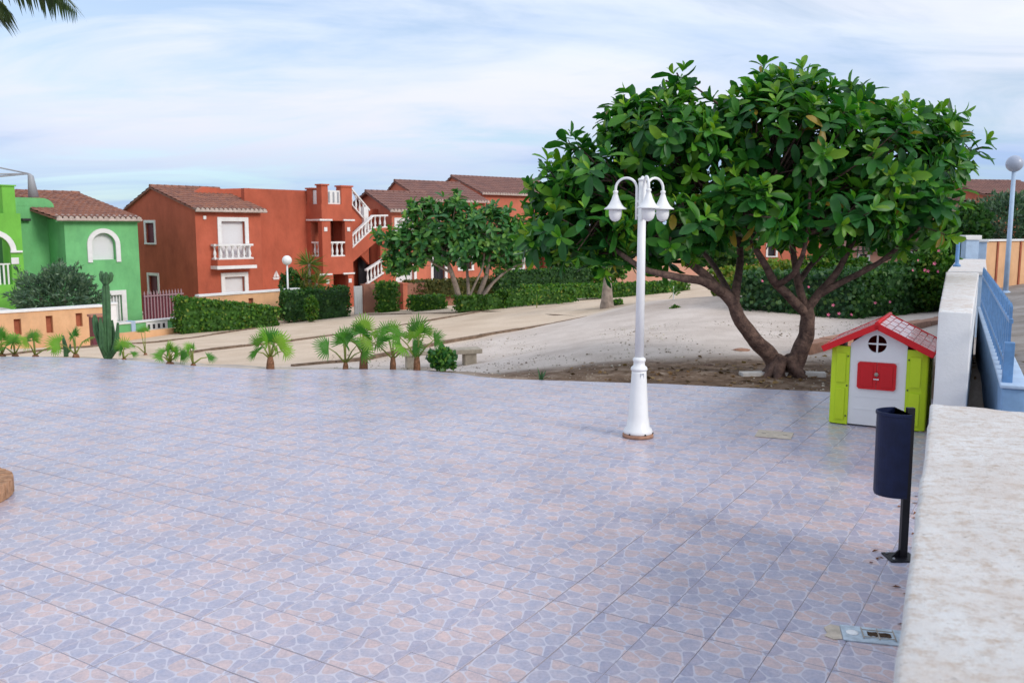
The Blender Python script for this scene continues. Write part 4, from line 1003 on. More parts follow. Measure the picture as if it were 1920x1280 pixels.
# ------------------------------------------------------------------ garden walls and fences
def slotted_wall(name, label, a, b_, zta, ztb, th, matl, slots, slotm, nseg=1):
    """low rendered wall whose top climbs from zta to ztb, with narrow upright recesses"""
    d = Vector((b_.x-a.x, b_.y-a.y, 0)); ln = d.length; rz = math.atan2(d.y, d.x); zb = min(tz(a.x, a.y), tz(b_.x, b_.y)) - .6
    root = thing(name, label, 'wall', (a.x, a.y, zb), rz)
    zt_ = lambda s_: zta + (ztb-zta)*s_/ln - zb
    cuts = [0.0] + [q for s_ in slots for q in (s_[0]-.11, s_[0]+.11)] + [ln]
    mb = MB()
    for i in range(len(cuts)-1):
        x0, x1 = cuts[i], cuts[i+1]
        def blk(z0a, z0b, z1a, z1b):
            vs = [(x0, 0, z0a), (x1, 0, z0b), (x0, th, z0a), (x1, th, z0b), (x0, 0, z1a), (x1, 0, z1b), (x0, th, z1a), (x1, th, z1b)]
            mb.add(vs, [(0, 2, 3, 1), (4, 5, 7, 6), (0, 1, 5, 4), (2, 6, 7, 3), (0, 4, 6, 2), (1, 3, 7, 5)])
        if i % 2 == 0: blk(0, 0, zt_(x0), zt_(x1))
        else:
            s_ = slots[i//2]; blk(0, 0, s_[1]-zb, s_[1]-zb); blk(s_[2]-zb, s_[2]-zb, zt_(x0), zt_(x1))
            MB().box(x0, x1, th*.55, th*.6, s_[1]-zb, s_[2]-zb).build('slot_back', slotm, root)
    mb.build('wall', matl, root)
    cpv = []; k = .05
    vs = [(x, y, zt_(x) + z) for z in (.002, .08) for y in (-k, th+k) for x in (0, ln)]
    MB().add(vs, [(0, 2, 3, 1), (4, 5, 7, 6), (0, 1, 5, 4), (2, 6, 7, 3), (0, 4, 6, 2), (1, 3, 7, 5)]).build('coping', m_trim, root)
    return root
GY0 = 29.0
a = at(-30, 585, 28.6); b_ = at(192, 571, 31.2); ln = Vector((b_.x-a.x, b_.y-a.y)).length
def slot(px, y0, y1):
    k = (px+30)/222; k = k*28.6/(31.2*(1-k)+28.6*k); p = at(px, y1, a.y+(b_.y-a.y)*k); q = at(px, y0, p.y); return (ln*k, p.z, q.z)
slotted_wall('peach_wall', 'peach garden wall with three upright slots in front of the green house', a, b_, a.z-.08, b_.z-.08, .3, m_peach, [slot(31, 598, 628), slot(91, 592, 624), slot(147, 587, 612)], m_slot)
p = at(181, 589, 29.0); zb = tz(p.x, p.y)-.2
root = thing('brown_pillar', 'dark brown square pillar behind the cactus', 'pillar', (p.x, p.y, zb), math.radians(40))
MB().bbox(-.2, .2, -.2, .2, 0, p.z-zb-.08, .01).build('shaft', m_maroon, root); MB().bbox(-.24, .24, -.24, .24, p.z-zb-.08, p.z-zb, .01).build('cap', m_brownwall, root)
p = at(208, 567, 31.6); zb = tz(p.x, p.y)-.2
root = thing('white_pillar', 'white square pillar ending the peach wall beside the green house', 'pillar', (p.x, p.y, zb), math.radians(40))
MB().bbox(-.14, .14, -.14, .14, 0, p.z-zb-.07, .01).build('shaft', m_trim, root); MB().bbox(-.18, .18, -.18, .18, p.z-zb-.07, p.z-zb, .01).build('cap', m_trim, root)
# low green wall with white coping and screen blocks
a = at(218, 606, 33); b_ = at(344, 600, 35.4); d = Vector((b_.x-a.x, b_.y-a.y, 0)); ln = d.length; zb = min(tz(a.x, a.y), tz(b_.x, b_.y))-.5
root = thing('green_wall', 'low green wall with white coping and white pierced screen left of the clipped hedge', 'wall', (a.x, a.y, zb), math.atan2(d.y, d.x))
hh = a.z-zb
MB().box(0, ln, 0, .25, 0, hh-.06).build('wall', m_green, root); MB().box(-.04, ln, -.05, .3, hh-.058, hh).build('coping', m_trim, root)
MB().box(0, ln, -.04, -.003, hh-.5, hh-.42).build('band', m_trim, root)
MB().box(ln*.42, ln*.74, -.035, -.003, hh-.40, hh-.08).build('screen', m_trim, root)
for i in range(4): MB().box(ln*.44+i*ln*.075, ln*.44+i*ln*.075+.1, -.04, -.036, hh-.34, hh-.16).build('screen_hole', m_dark, root)
MB().bbox(ln*.20, ln*.26, -.06, .3, 0, hh+.03, .01).build('post', m_bluepaint, root)
# peach footing strip
a = at(214, 626, 32.0); b_ = at(345, 617, 34.2); wall_between('peach_footing', 'low peach footing below the green wall', a, b_, a.z, .2, m_peach)
# maroon bar fence
a = at(268, 548, 36.2); b_ = at(343, 548, 38.0); d = Vector((b_.x-a.x, b_.y-a.y, 0)); ln = d.length; zb = tz(a.x, a.y)-.3; hh = a.z-zb
mf = thing('maroon_fence', 'dark maroon metal fence with pale pointed bars between the green and red houses', 'fence', (a.x, a.y, zb), math.atan2(d.y, d.x))
MB().box(0, ln, .03, .05, 0, hh-.12).build('panel', m_maroon, mf)
m_palemetal = mat('pale_bar', (.34, .22, .24), .5, .4)
bmesh_ = MB().box(-.022, .022, -.022, .02, 0, hh-.05).add([(-.022, -.022, hh-.05), (.022, -.022, hh-.05), (.022, .02, hh-.05), (-.022, .02, hh-.05), (0, 0, hh+.06)], [(0, 1, 4), (1, 2, 4), (2, 3, 4), (3, 0, 4)]).mesh('bar', m_palemetal)
for i in range(13): link('bar', bmesh_, mf, (ln*(i+.4)/13, 0, 0))
for z_ in (hh-.2, .3): MB().box(0, ln, -.045, -.024, z_, z_+.05).build('rail', m_palemetal, mf)
# wall behind the long hedge
a = at(372, 553, 36.0); b_ = at(562, 540, 39.2); ln = Vector((b_.x-a.x, b_.y-a.y)).length
def slot2(px, y0, y1):
    k = (px-372)/190; k = k*36/(39.2*(1-k)+36*k); p = at(px, y1, a.y+(b_.y-a.y)*k); q = at(px, y0, p.y); return (ln*k, p.z, q.z)
slotted_wall('peach_wall', 'peach garden wall with white coping behind the long clipped hedge', a, b_, a.z-.08, b_.z-.08, .3, m_peach, [slot2(470, 559, 590), slot2(527, 553, 580)], m_slot)
# brown walls and white gate right of the hedges
p0 = at(682, 533, 38.6); p1 = at(757, 532, 40.2)
wall_between('brown_wall', 'low brown garden wall right of the white gate', p0, p1, p0.z, .25, m_brownwall, None)
p0 = at(757, 531, 40.3); p1 = at(862, 530, 42.0)
wall_between('brown_wall', 'low brown garden wall topped by a dry hedge behind the small tree', p0, p1, p0.z, .25, m_brownwall, None)
p = at(753, 530, 40.0); zb = tz(p.x, p.y)-.2
root = thing('orange_pillar', 'thin orange pillar between the two low brown walls', 'pillar', (p.x, p.y, zb), math.radians(40))
MB().bbox(-.12, .12, -.3, -.06, 0, p.z-zb-.06, .01).build('shaft', m_orange, root); MB().bbox(-.15, .15, -.33, -.03, p.z-zb-.06, p.z-zb, .01).build('cap', m_orange, root)
p = at(671, 536, 38.5); zb = tz(p.x, p.y)-.1; hh = p.z-zb
gt = thing('garden_gate', 'narrow white garden gate beside the low brown wall', 'gate', (p.x, p.y, zb), math.radians(42))
for x0, x1, z0, z1 in ((-.2, -.15, 0, hh), (.15, .2, 0, hh), (-.148, .148, hh-.07, hh-.01), (-.148, .148, .08, .14)): MB().box(x0, x1, -.03, .03, z0, z1).build('frame_bar', m_white, gt)
for i in range(3): MB().box(-.146+i*.1, -.146+i*.1+.085, -.012, .012, .142, hh-.072).build('board', m_white, gt)
p0 = at(935, 540, 44); p1 = at(1000, 541, 45)
# white post at the hedge end
p = at(999, 512, 42.0); zb = tz(p.x, p.y)-.2
root = thing('white_post', 'slim white post at the left end of the tall back hedge', 'post', (p.x-.2, p.y, zb)); MB().bbox(-.1, .1, -.1, .1, 0, p.z-zb-.05, .01).build('shaft', m_trim, root); MB().bbox(-.13, .13, -.13, .13, p.z-zb-.05, p.z-zb, .01).build('cap', m_trim, root)
# ---- timber court borders
def timber_line(label, pts, n, hgt=.13):
    q = [at(*p_) for p_ in pts]; root = thing('court_border', label, 'court border', (q[0].x, q[0].y, tz(q[0].x, q[0].y)))
    for k in range(len(q)-1):
        for i in range(n):
            a = q[k].lerp(q[k+1], i/n); b_ = q[k].lerp(q[k+1], (i+1)/n); za, zb = tz(a.x, a.y)+hgt*.35, tz(b_.x, b_.y)+hgt*.35
            A_ = Vector((a.x, a.y, za))-root.location; B_ = Vector((b_.x, b_.y, zb))-root.location; d = (B_-A_); ln = d.length
            M = Matrix.Translation(A_) @ d.to_track_quat('X', 'Z').to_matrix().to_4x4()
            j = random.uniform(-.012, .012)
            MB().bbox(.01, ln-.01, -.05+j, .05+j, -hgt, hgt*.12+j*.5, .008, M=M).build('timber', m_timber, root)
timber_line('weathered timber border in front of the pale gravel, nearest of the sand courts', [(548, 687, 16.8), (820, 643, 20.6), (1102, 597, 25.0)], 4)
timber_line('thin timber border between the two sand courts', [(330, 668, 20.5), (600, 631, 27), (898, 588, 33.0)], 5, .09)
timber_line('timber border at the foot of the long clipped hedge', [(0, 668, 21), (244, 645, 27.3), (481, 614, 34.5)], 5, .09)
timber_line('timber border in front of the low clipped hedges', [(690, 591, 37.2), (905, 587, 33.2), (1100, 597, 25.3)], 5, .08)

# ------------------------------------------------------------------ foliage
quad_leaf = ([(-.5, .0, 0), (0, -.5, .06), (.5, .0, 0), (0, .5, .06)], [(0, 1, 2, 3)])
long_leaf = ([(0, 0, 0), (.16, .45, .05), (0, 1, -.05), (-.16, .45, .05)], [(0, 1, 2, 3)])
def box_shell(n, L_, W_, H_, z0=0.0):
    """random points and normals over the faces of a box (no bottom)"""
    ar = np.array([L_*H_, L_*H_, W_*H_, W_*H_, L_*W_]); f_ = rng.choice(5, n, p=ar/ar.sum()); a, b_ = rng.random(n), rng.random(n)
    p = np.zeros((n, 3)); nr = np.zeros((n, 3))
    for k, (ax, sg) in enumerate(((1, 0), (1, 1), (0, 0), (0, 1), (2, 1))):
        m_ = f_ == k
        dims = [L_, W_, H_]; oth = [i for i in range(3) if i != ax]
        p[m_, ax] = dims[ax]*sg; p[m_, oth[0]] = a[m_]*dims[oth[0]]; p[m_, oth[1]] = b_[m_]*dims[oth[1]]; nr[m_, ax] = 1 if sg else -1
    return p, nr
def grid_box(L_, W_, H_, n=6):
    vs = []; fs = []
    def face(o, a, b_, na, nb_):
        k = len(vs)
        for i in range(na+1):
            for j in range(nb_+1): vs.append(o + a*i/na + b_*j/nb_)
        for i in range(na):
            for j in range(nb_): fs.append((k+i*(nb_+1)+j, k+(i+1)*(nb_+1)+j, k+(i+1)*(nb_+1)+j+1, k+i*(nb_+1)+j+1))
    X, Y_, Z = np.array([L_, 0, 0]), np.array([0, W_, 0]), np.array([0, 0, H_]); O = np.zeros(3)
    face(O, X, Z, n, n); face(O+Y_, X, Z, n, n); face(O, Y_, Z, n, n); face(O+X, Y_, Z, n, n); face(O+Z, X, Y_, n, n)
    return np.array(vs), fs
def hedge(name, label, pa, pb, H0, H1, width, matl, leaf=.09, dens=170, rag=.06, group=None, tmpl=quad_leaf, cat='hedge', dense_cap=16000):
    """clipped hedge from ground point pa to pb, heights H0, H1"""
    pa = Vector(pa); pb = Vector(pb); d = Vector((pb.x-pa.x, pb.y-pa.y, 0)); L_ = d.length
    n = int(min(dense_cap, dens*(2*L_*max(H0, H1) + L_*width + 2*width*H0)))
    p, nr = box_shell(n, L_, width, 1.0)
    p = p - nr*rng.random((n, 1))**2*.16*np.array([1, 1, 1.0]) + rng.normal(size=(n, 3))*rag*np.array([1, 1, .5])
    lump = vnoise(p[:, 0]+p[:, 2]*2, p[:, 1]*1.3+p[:, 2]*3, .55, 31)*.14
    p += nr*lump[:, None]
    def warp(q):
        k = np.clip(q[:, 0]/L_, 0, 1); Hh = H0+(H1-H0)*k; q = q.copy(); q[:, 2] = np.maximum(q[:, 2], -.02)*Hh + (pb.z-pa.z)*k; return q
    y = unit(nr*.5 + rng.normal(size=(n, 3))*.8 + np.array([0, 0, .35])); s_ = leaf*rng.uniform(.6, 1.35, n)
    M4 = orient(warp(p), y, unit(nr + rng.normal(size=(n, 3))*.6), s_)
    ev, ef = grid_box(L_, width, 1.0, 8); ins_ = .09
    ev = ev.copy(); ev[:, 0] = ins_ + ev[:, 0]*(L_-2*ins_)/L_; ev[:, 1] = ins_ + ev[:, 1]*(width-2*ins_)/width; ev[:, 2] *= .93
    ev = warp(ev + rng.normal(size=ev.shape)*.015)
    me = inst_mesh(name, tmpl[0], tmpl[1], M4, matl, extra=(ev, ef))
    o = link(name, me, None, (pa.x, pa.y, pa.z), math.atan2(d.y, d.x)); return tag(o, label, cat, group)
def hp(px, py, Y): return at(px, py, Y)
def hz(px, y0, y1, Y): return (at(px, y0, Y)-at(px, y1, Y)).z
hedge('hedge', 'long clipped hedge in front of the peach wall, tallest at its left end', hp(343, 626, 33), hp(524, 611, 35.4), hz(343, 558, 626, 33), hz(524, 577, 611, 35.4), 1.1, lf_hedge, .11, 230)
hedge('hedge', 'clipped dark hedge left of the white gate', hp(530, 602, 36.4), hp(655, 599, 37.2), hz(530, 547, 602, 36.4), hz(655, 540, 599, 37.2), 1.1, lf_hedge_dk, .11, 230)
hedge('hedge', 'narrow upright hedge block in front of the brown wall', hp(712, 586, 38), hp(748, 585, 38.4), hz(712, 530, 586, 38), hz(748, 530, 585, 38.4), .6, lf_hedge, .11, 230)
hedge('hedge', 'dry brownish hedge growing along the top of the brown wall', hp(764, 557, 40.5), hp(935, 553, 42.4), hz(764, 527, 557, 40.5), hz(935, 521, 553, 42.4), .8, lf_dry, .11, 200)
hedge('hedge', 'small low clipped hedge in front of the brown wall', hp(773, 583, 37.2), hp(838, 582, 37.8), hz(773, 556, 583, 37.2), hz(838, 553, 582, 37.8), .7, lf_hedge, .11, 230)
hedge('hedge', 'low clipped hedge at the foot of the small tree', hp(862, 585, 33.5), hp(950, 580, 34.2), hz(862, 556, 585, 33.5), hz(950, 551, 580, 34.2), .8, lf_hedge, .10, 240)
hedge('hedge', 'low clipped hedge with sunny yellow-green top right of the small tree', hp(951, 576, 34), hp(1083, 566, 35.6), hz(951, 546, 576, 34), hz(1083, 541, 566, 35.6), .8, lf_hedge, .10, 240)
hedge('hedge', 'tall dark hedge behind the low hedges in the middle', hp(937, 548, 41), hp(1110, 546, 42.5), hz(937, 509, 548, 41), hz(1110, 503, 546, 42.5), 1.0, lf_hedge_dk, .12, 200)
hedge('hedge', 'long flat-topped low hedge behind the lamp post', hp(985, 562, 38), hp(1292, 555, 40.5), hz(985, 536, 562, 38), hz(1292, 529, 555, 40.5), .9, lf_hedge, .11, 220)
hedge('hedge', 'flowering oleander hedge behind the big tree', hp(1385, 578, 20.8), hp(1600, 603, 19.6), hz(1385, 514, 578, 20.8), hz(1600, 512, 603, 19.6), 1.2, lf_oleander, .10, 420, .09)
hedge('hedge', 'dense dark oleander hedge reaching the white wall', hp(1604, 603, 19.7), hp(1772, 588, 21.6), hz(1604, 514, 603, 19.7), hz(1772, 497, 588, 21.6), 1.2, lf_hedge_dk, .10, 420, .08)
def bush(name, label, c, rx, ry, rz, matl, n, leaf, cat='shrub', tmpl=quad_leaf, core=.8, trunk=None, outward=.6, stemmat=None, rag=.3):
    """rounded shrub: leaves through the volume of an uneven ellipsoid, on short stems"""
    root = thing(name, label, cat, c)
    dd = rand_dirs(n); r = rng.random(n)**.33; r = .45 + .55*r
    bump_ = 1 + rag*vnoise(dd[:, 0]*2.2+5, dd[:, 2]*2.2+dd[:, 1]*1.4+5, .55, 41) + rag*.8*vnoise(dd[:, 0]*2.2+5, dd[:, 2]*2.2+dd[:, 1]*1.4+5, .2, 43)
    zc = rz*(1.0 if trunk is None else 1.0) + (trunk or 0)
    p = dd*(r*bump_)[:, None]*np.array([rx, ry, rz]) + np.array([0, 0, zc])
    p[:, 2] = np.maximum(p[:, 2], .03)
    M4 = orient(p, unit(dd*outward + rng.normal(size=(n, 3))*.55 + np.array([0, 0, .3])), rand_dirs(n), leaf*rng.uniform(.6, 1.3, n))
    link('crown', inst_mesh('crown', tmpl[0], tmpl[1], M4, matl), root)
    mb = MB()
    for i in range(5):
        a = i*1.26; mb.tube([(0.03*math.cos(a), .03*math.sin(a), -.05), (rx*.3*math.cos(a), ry*.3*math.sin(a), zc*.55), (rx*.62*math.cos(a+.4), ry*.62*math.sin(a+.4), zc+rz*.3)], [.05*max(.35, rz), .035*max(.35, rz), .01], 5)
    mb.build('stems', stemmat or m_bark2, root); return root
# flowers and bright shrubs in and over the oleander
b_ = at(1735, 505, 20.2); zb = tz(b_.x, b_.y)
def shrub_at(label, px, ytop, ybot, Y, halfpx, matl, n, leaf, tmpl=quad_leaf, name='shrub', rag=.35):
    p = at(px, ybot, Y); p.z = tz(p.x, p.y) if abs(tz(p.x, p.y)-p.z) < .35 else p.z
    h_ = (at(px, ytop, Y).z - p.z)/2; r_ = halfpx/F*Y
    return bush(name, label, p, r_, r_*.9, h_, matl, n, leaf, tmpl=tmpl, rag=rag)
shrub_at('flowering pink shrub rising above the dark hedge beside the white wall', 1738, 462, 590, 21.2, 52, lf_hedge, 5200, .10)
shrub_at('yellow-green shrub glowing behind the branches of the big tree', 1450, 488, 572, 22.6, 70, lf_yellow, 4200, .11)
shrub_at('bright green shrub behind the left trunk of the big tree', 1372, 500, 566, 24.5, 48, lf_yellow, 2600, .11)
shrub_at('tall leafy shrub behind the middle of the flowering hedge', 1560, 468, 596, 22.6, 60, lf_hedge, 4200, .11)
fl = MB()
for k in range(5): a = k*2*math.pi/5; fl.add([(0, 0, 0), (.03*math.cos(a-.5), .03*math.sin(a-.5), .012), (.055*math.cos(a), .055*math.sin(a), .02), (.03*math.cos(a+.5), .03*math.sin(a+.5), .012)], [(0, 1, 2, 3)])
flme = fl.mesh('blossom', m_flower)
for i, (px, py, Y) in enumerate([(1562, 572, 19.55), (1573, 588, 19.6), (1596, 590, 19.5), (1641, 568, 19.85), (1668, 566, 20), (1711, 507, 20.2), (1733, 506, 20.3), (1740, 508, 20.25), (1752, 494, 20.3), (1758, 509, 20.3), (1480, 520, 20.1), (1516, 538, 19.9), (1536, 545, 19.85), (1760, 470, 20.5), (1721, 488, 20.2), (1429, 527, 20.3), (1553, 590, 19.5)]):
    p = at(px, py, Y - .12); o = link('oleander_blossom', flme, None, p); o.rotation_euler = (math.radians(75)+random.uniform(-.4, .4), 0, random.uniform(-.5, .5)); s_ = random.uniform(.55, .9); o.scale = (s_,)*3
    tag(o, 'pink oleander blossom on the dark hedge beside the white wall' if px > 1600 else 'pink oleander blossom on the hedge behind the big tree', 'blossom', 'pink oleander blossoms near the wall' if px > 1600 else 'pink oleander blossoms behind the tree')
shrub_at('small pointed conifer in front of the dark clipped hedge', 585, 553, 601, 35.8, 13, lf_hedge, 1600, .09, name='conifer')
shrub_at('round glossy shrub growing beside the stone bench', 830, 652, 694, 12.75, 23, lf_fig2, 620, .08, rag=.8)
shrub_at('tiny round green shrub on the sand mound', 1266, 572, 588, 21.8, 9, lf_hedge, 260, .06)
shrub_at('low bush at the foot of the palm stump', 1158, 560, 574, 27.5, 11, lf_hedge, 240, .07)
# olive trees
p = at(112, 600, 33.2); p.z = tz(p.x, p.y)
bush('olive_tree', 'grey-green olive tree behind the peach wall', p, 1.42, 1.1, (at(112, 488, 33.2).z-p.z)*.40, lf_olive, 9000, .19, 'tree', long_leaf, trunk=.3, stemmat=m_bark, rag=.75, outward=.9)
p = at(1882, 500, 36); p.z = tz(p.x, p.y)
bush('olive_tree', 'wide grey-green olive tree behind the orange panelled wall', p, 1.5, 1.2, (at(1882, 368, 36).z-p.z)*.42, lf_olive, 8000, .22, 'tree', long_leaf, trunk=.5, stemmat=m_bark, rag=.6, outward=.9)
p = at(1815, 500, 33); p.z = tz(p.x, p.y)
bush('dark_tree', 'small dark leafy tree left of the wide olive tree', p, .7, .7, (at(1815, 385, 33).z-p.z)*.42, lf_hedge_dk, 3000, .16, 'tree', quad_leaf, trunk=.5, stemmat=m_bark)

# background belt beyond the hedges: houses and trees seen through and under the big tree
simple_house('pink_house', 'pink house far behind the left part of the big tree', 1150, 1330, 448, 432, 52, m_pink, 10, 8, (1200, 1216, 462, 480))
simple_house('orange_house', 'orange house far behind the middle of the big tree', 1395, 1560, 446, 428, 56, m_orange, 5, 8, (1440, 1455, 460, 480))
for i, (px, ytop, Y, r_, lb) in enumerate([(1085, 462, 47, 1.5, 'leafy tree behind the tall dark hedge'), (1125, 470, 45, 1.2, 'small leafy tree behind the palm stump'), (1352, 456, 46, 1.6, 'leafy tree between the two far houses behind the big tree'), (1590, 462, 44, 1.3, 'leafy tree left of the low pink garden house'), (1760, 440, 38, 1.2, 'leafy tree behind the flowering shrub by the wall')]):
    p = base(px, Y); bush('background_tree', lb, p, r_, r_*.8, max(.8, (at(px, ytop, Y).z-p.z)*.42), lf_hedge if i % 2 else lf_hedge_dk, 2600, .24, 'tree', quad_leaf, trunk=.5, stemmat=m_bark, rag=.6)

# ------------------------------------------------------------------ rubber fig trees
rows = [(0, .02), (.2, .12), (.5, .205), (.8, .19), (.95, .09), (1.0, .01)]
lv = []; lfc = []
for i, (t_, w_) in enumerate(rows):
    dz = -.30*t_*t_; lv += [(-w_, t_, -.02+.07*w_/.2+dz), (0, t_, dz-.02), (w_, t_, -.02+.07*w_/.2+dz)]
for i in range(len(rows)-1): lfc += [(i*3, i*3+1, i*3+4, i*3+3), (i*3+1, i*3+2, i*3+5, i*3+4)]
def rosettes(cent, axis, nleaf, L0, upbias=.25):
    """leaf matrices for whorls of leaves round an axis"""
    M_ = []; R_ = []
    for c, a in zip(cent, axis):
        a = a/np.linalg.norm(a); x = np.cross(a, [.31, .17, .93]); x /= np.linalg.norm(x)+1e-9; y = np.cross(a, x); tone = rng.random()
        nl = rng.integers(nleaf-2, nleaf+3)
        for k in range(nl):
            ph = k*2.4 + rng.normal()*.2; q = k/nl
            el = (1.15 - 1.25*q) + rng.normal()*.12            # young leaves stand up, old ones spread
            dirv = (x*math.cos(ph)+y*math.sin(ph))*math.cos(el) + a*math.sin(el)
            dirv = dirv + np.array([0, 0, -.18*(1-max(el, 0)/1.2)])
            nrm = a + .25*rng.normal(size=3)
            M_.append((c + a*(.10*(q < .5) - .05*q*1.6), dirv, nrm, L0*(.55+.5*min(1, q*2.2))*rng.uniform(.7, 1.18)))
            R_.append(np.clip(.28 + .5*(1-q)**2 + .35*(tone-.5) + rng.normal()*.13, 0, .96) if rng.random() > .012 else 1.0)
    pos = np.array([m[0] for m in M_]); yd = np.array([m[1] for m in M_]); nd = np.array([m[2] for m in M_]); sz = np.array([m[3] for m in M_])
    return orient(pos, yd, nd, sz), np.array(R_)
def fig_tree(name, label, basep, trunks, lobes, nros, L0, leafm, bark, singles=0, nleaf=10):
    root = thing(name, label, 'tree', basep); B = np.array(basep)
    mb = MB()
    for pts, r0, r1 in trunks:
        P_ = [np.array(p) - B for p in pts]; n = len(P_)
        # smooth the polyline
        ts = np.linspace(0, n-1, n*4); Q_ = []
        for t_ in ts:
            i = min(int(t_), n-2); u = t_-i; p0 = P_[max(i-1, 0)]; p1 = P_[i]; p2 = P_[i+1]; p3 = P_[min(i+2, n-1)]
            Q_.append(.5*((2*p1)+(-p0+p2)*u+(2*p0-5*p1+4*p2-p3)*u*u+(-p0+3*p1-3*p2+p3)*u**3))
        mb.tube(Q_, [r0+(r1-r0)*k/(len(Q_)-1) for k in range(len(Q_))], 12, wob=.10)
    mb.build('trunk', bark, root)
    cs = []; ax = []
    wts = np.array([l[3]*l[4]*l[5] for l in lobes])**.62; wts /= wts.sum()
    L_ = np.array([l[:6] for l in lobes])
    while len(cs) < nros:
        l = L_[rng.choice(len(L_), p=wts)]; d = rand_dirs(1)[0]; r = rng.random()**.28
        if r < .55: continue
        c = l[:3] + d*l[3:6]*r*(1+.16*(rng.random()-.5))
        if sum((((c-q[:3])/q[3:6])**2).sum() < .45 for q in L_) > 1 and rng.random() < .65: continue
        cs.append(c); g_ = d/l[3:6]; g_ /= np.linalg.norm(g_); ax.append(g_*.9 + np.array([0, 0, .45]) + rng.normal(size=3)*.22)
    cs = np.array(cs); ax = np.array(ax)
    # twigs from inside to every third whorl
    mb = MB(); ctr = (L_[:, :3]*wts[:, None]).sum(0)
    for c, a in list(zip(cs, ax))[::3]:
        k = c-B; a_ = a/np.linalg.norm(a); mid = k - a_*.35 + (ctr-B-k)*.12; s0_ = k - a_*.5 + (ctr-B-k)*.42 - np.array([0, 0, .12])
        mb.tube([s0_, mid, k], [.022, .014, .007], 4, cap=False)
    mb.build('twigs', bark, root)['kind'] = 'stuff'
    M4, R = rosettes(cs-B, ax, nleaf, L0)
    # the leaves that show largest are single parts, the rest one part
    if singles:
        wpos = M4[:, :, 3] + B; dep = wpos[:, 1]; order = np.argsort(dep + rng.random(len(dep))*1.0)[:singles]; rest = np.setdiff1d(np.arange(len(M4)), order)
        bins = {}
        for k in range(6):
            me = inst_mesh('leaf', lv, lfc, np.array([[[1, 0, 0, 0], [0, 1, 0, 0], [0, 0, 1, 0]]], float), leafm, rnd=np.array([.2+.13*k])); bins[k] = me
        for i in order:
            k = int(np.clip((R[i]-.2)/.13, 0, 5)); o = link('leaf', bins[k], root); m = M4[i]
            o.matrix_local = Matrix([list(m[0]), list(m[1]), list(m[2]), [0, 0, 0, 1]])
        M4 = M4[rest]; R = R[rest]
    o = link('crown', inst_mesh('crown', lv, lfc, M4, leafm, rnd=R), root); o['kind'] = 'stuff'
    return root
TY = 12.2; tb0 = gnd(1470, 701); tb0.z = tz(tb0.x, tb0.y) - .05
def tp(px, py, dy=0.0): return tuple(at(px, py, TY+dy))
tr = [([tp(1462, 712), tp(1448, 672), tp(1418, 640, -.1), tp(1388, 600, -.2), tp(1372, 565, -.25), tp(1345, 540, -.3), tp(1318, 512, -.3), tp(1288, 488, -.3), tp(1250, 440, -.2)], .13, .036),
      ([tp(1376, 575, -.25), tp(1382, 530, 0), tp(1388, 480, .3), tp(1380, 410, .5), tp(1360, 330, .6)], .07, .025),
      ([tp(1352, 548, -.3), tp(1320, 528, -.6), tp(1262, 518, -.9), tp(1200, 500, -.9), tp(1130, 450, -.6)], .07, .025),
      ([tp(1372, 560, -.2), tp(1340, 500, .6), tp(1300, 450, 1.0), tp(1260, 380, 1.2)], .05, .02),
      ([tp(1482, 712), tp(1496, 668), tp(1511, 630), tp(1514, 595), tp(1511, 570, .05)], .135, .085),
      ([tp(1512, 590), tp(1480, 556, -.1), tp(1452, 528, -.2), tp(1434, 495, -.3), tp(1412, 455, -.3), tp(1395, 380, -.2), tp(1400, 280, 0)], .072, .024),
      ([tp(1511, 580), tp(1500, 545, .1), tp(1492, 505, .2), tp(1486, 460, .3), tp(1478, 380, .3), tp(1480, 250, .4)], .065, .024),
      ([tp(1513, 580), tp(1540, 545, 0), tp(1566, 515, 0), tp(1588, 475, 0), tp(1612, 420, .1), tp(1640, 310, .2)], .066, .024),
      ([tp(1530, 556, 0), tp(1580, 528, -.1), tp(1630, 503, -.2), tp(1668, 478, -.3), tp(1720, 430, -.3), tp(1770, 390, -.2)], .05, .02),
      ([tp(1497, 530, .15), tp(1518, 500, .4), tp(1545, 470, .6), tp(1580, 400, .9)], .05, .02),
      ([tp(1456, 535, -.2), tp(1486, 515, -.5), tp(1504, 480, -.7), tp(1514, 430, -.8), tp(1520, 330, -.7)], .045, .018),
      ([tp(1620, 505, -.2), tp(1690, 470, .2), tp(1750, 420, .4), tp(1795, 372, .5)], .03, .014)]
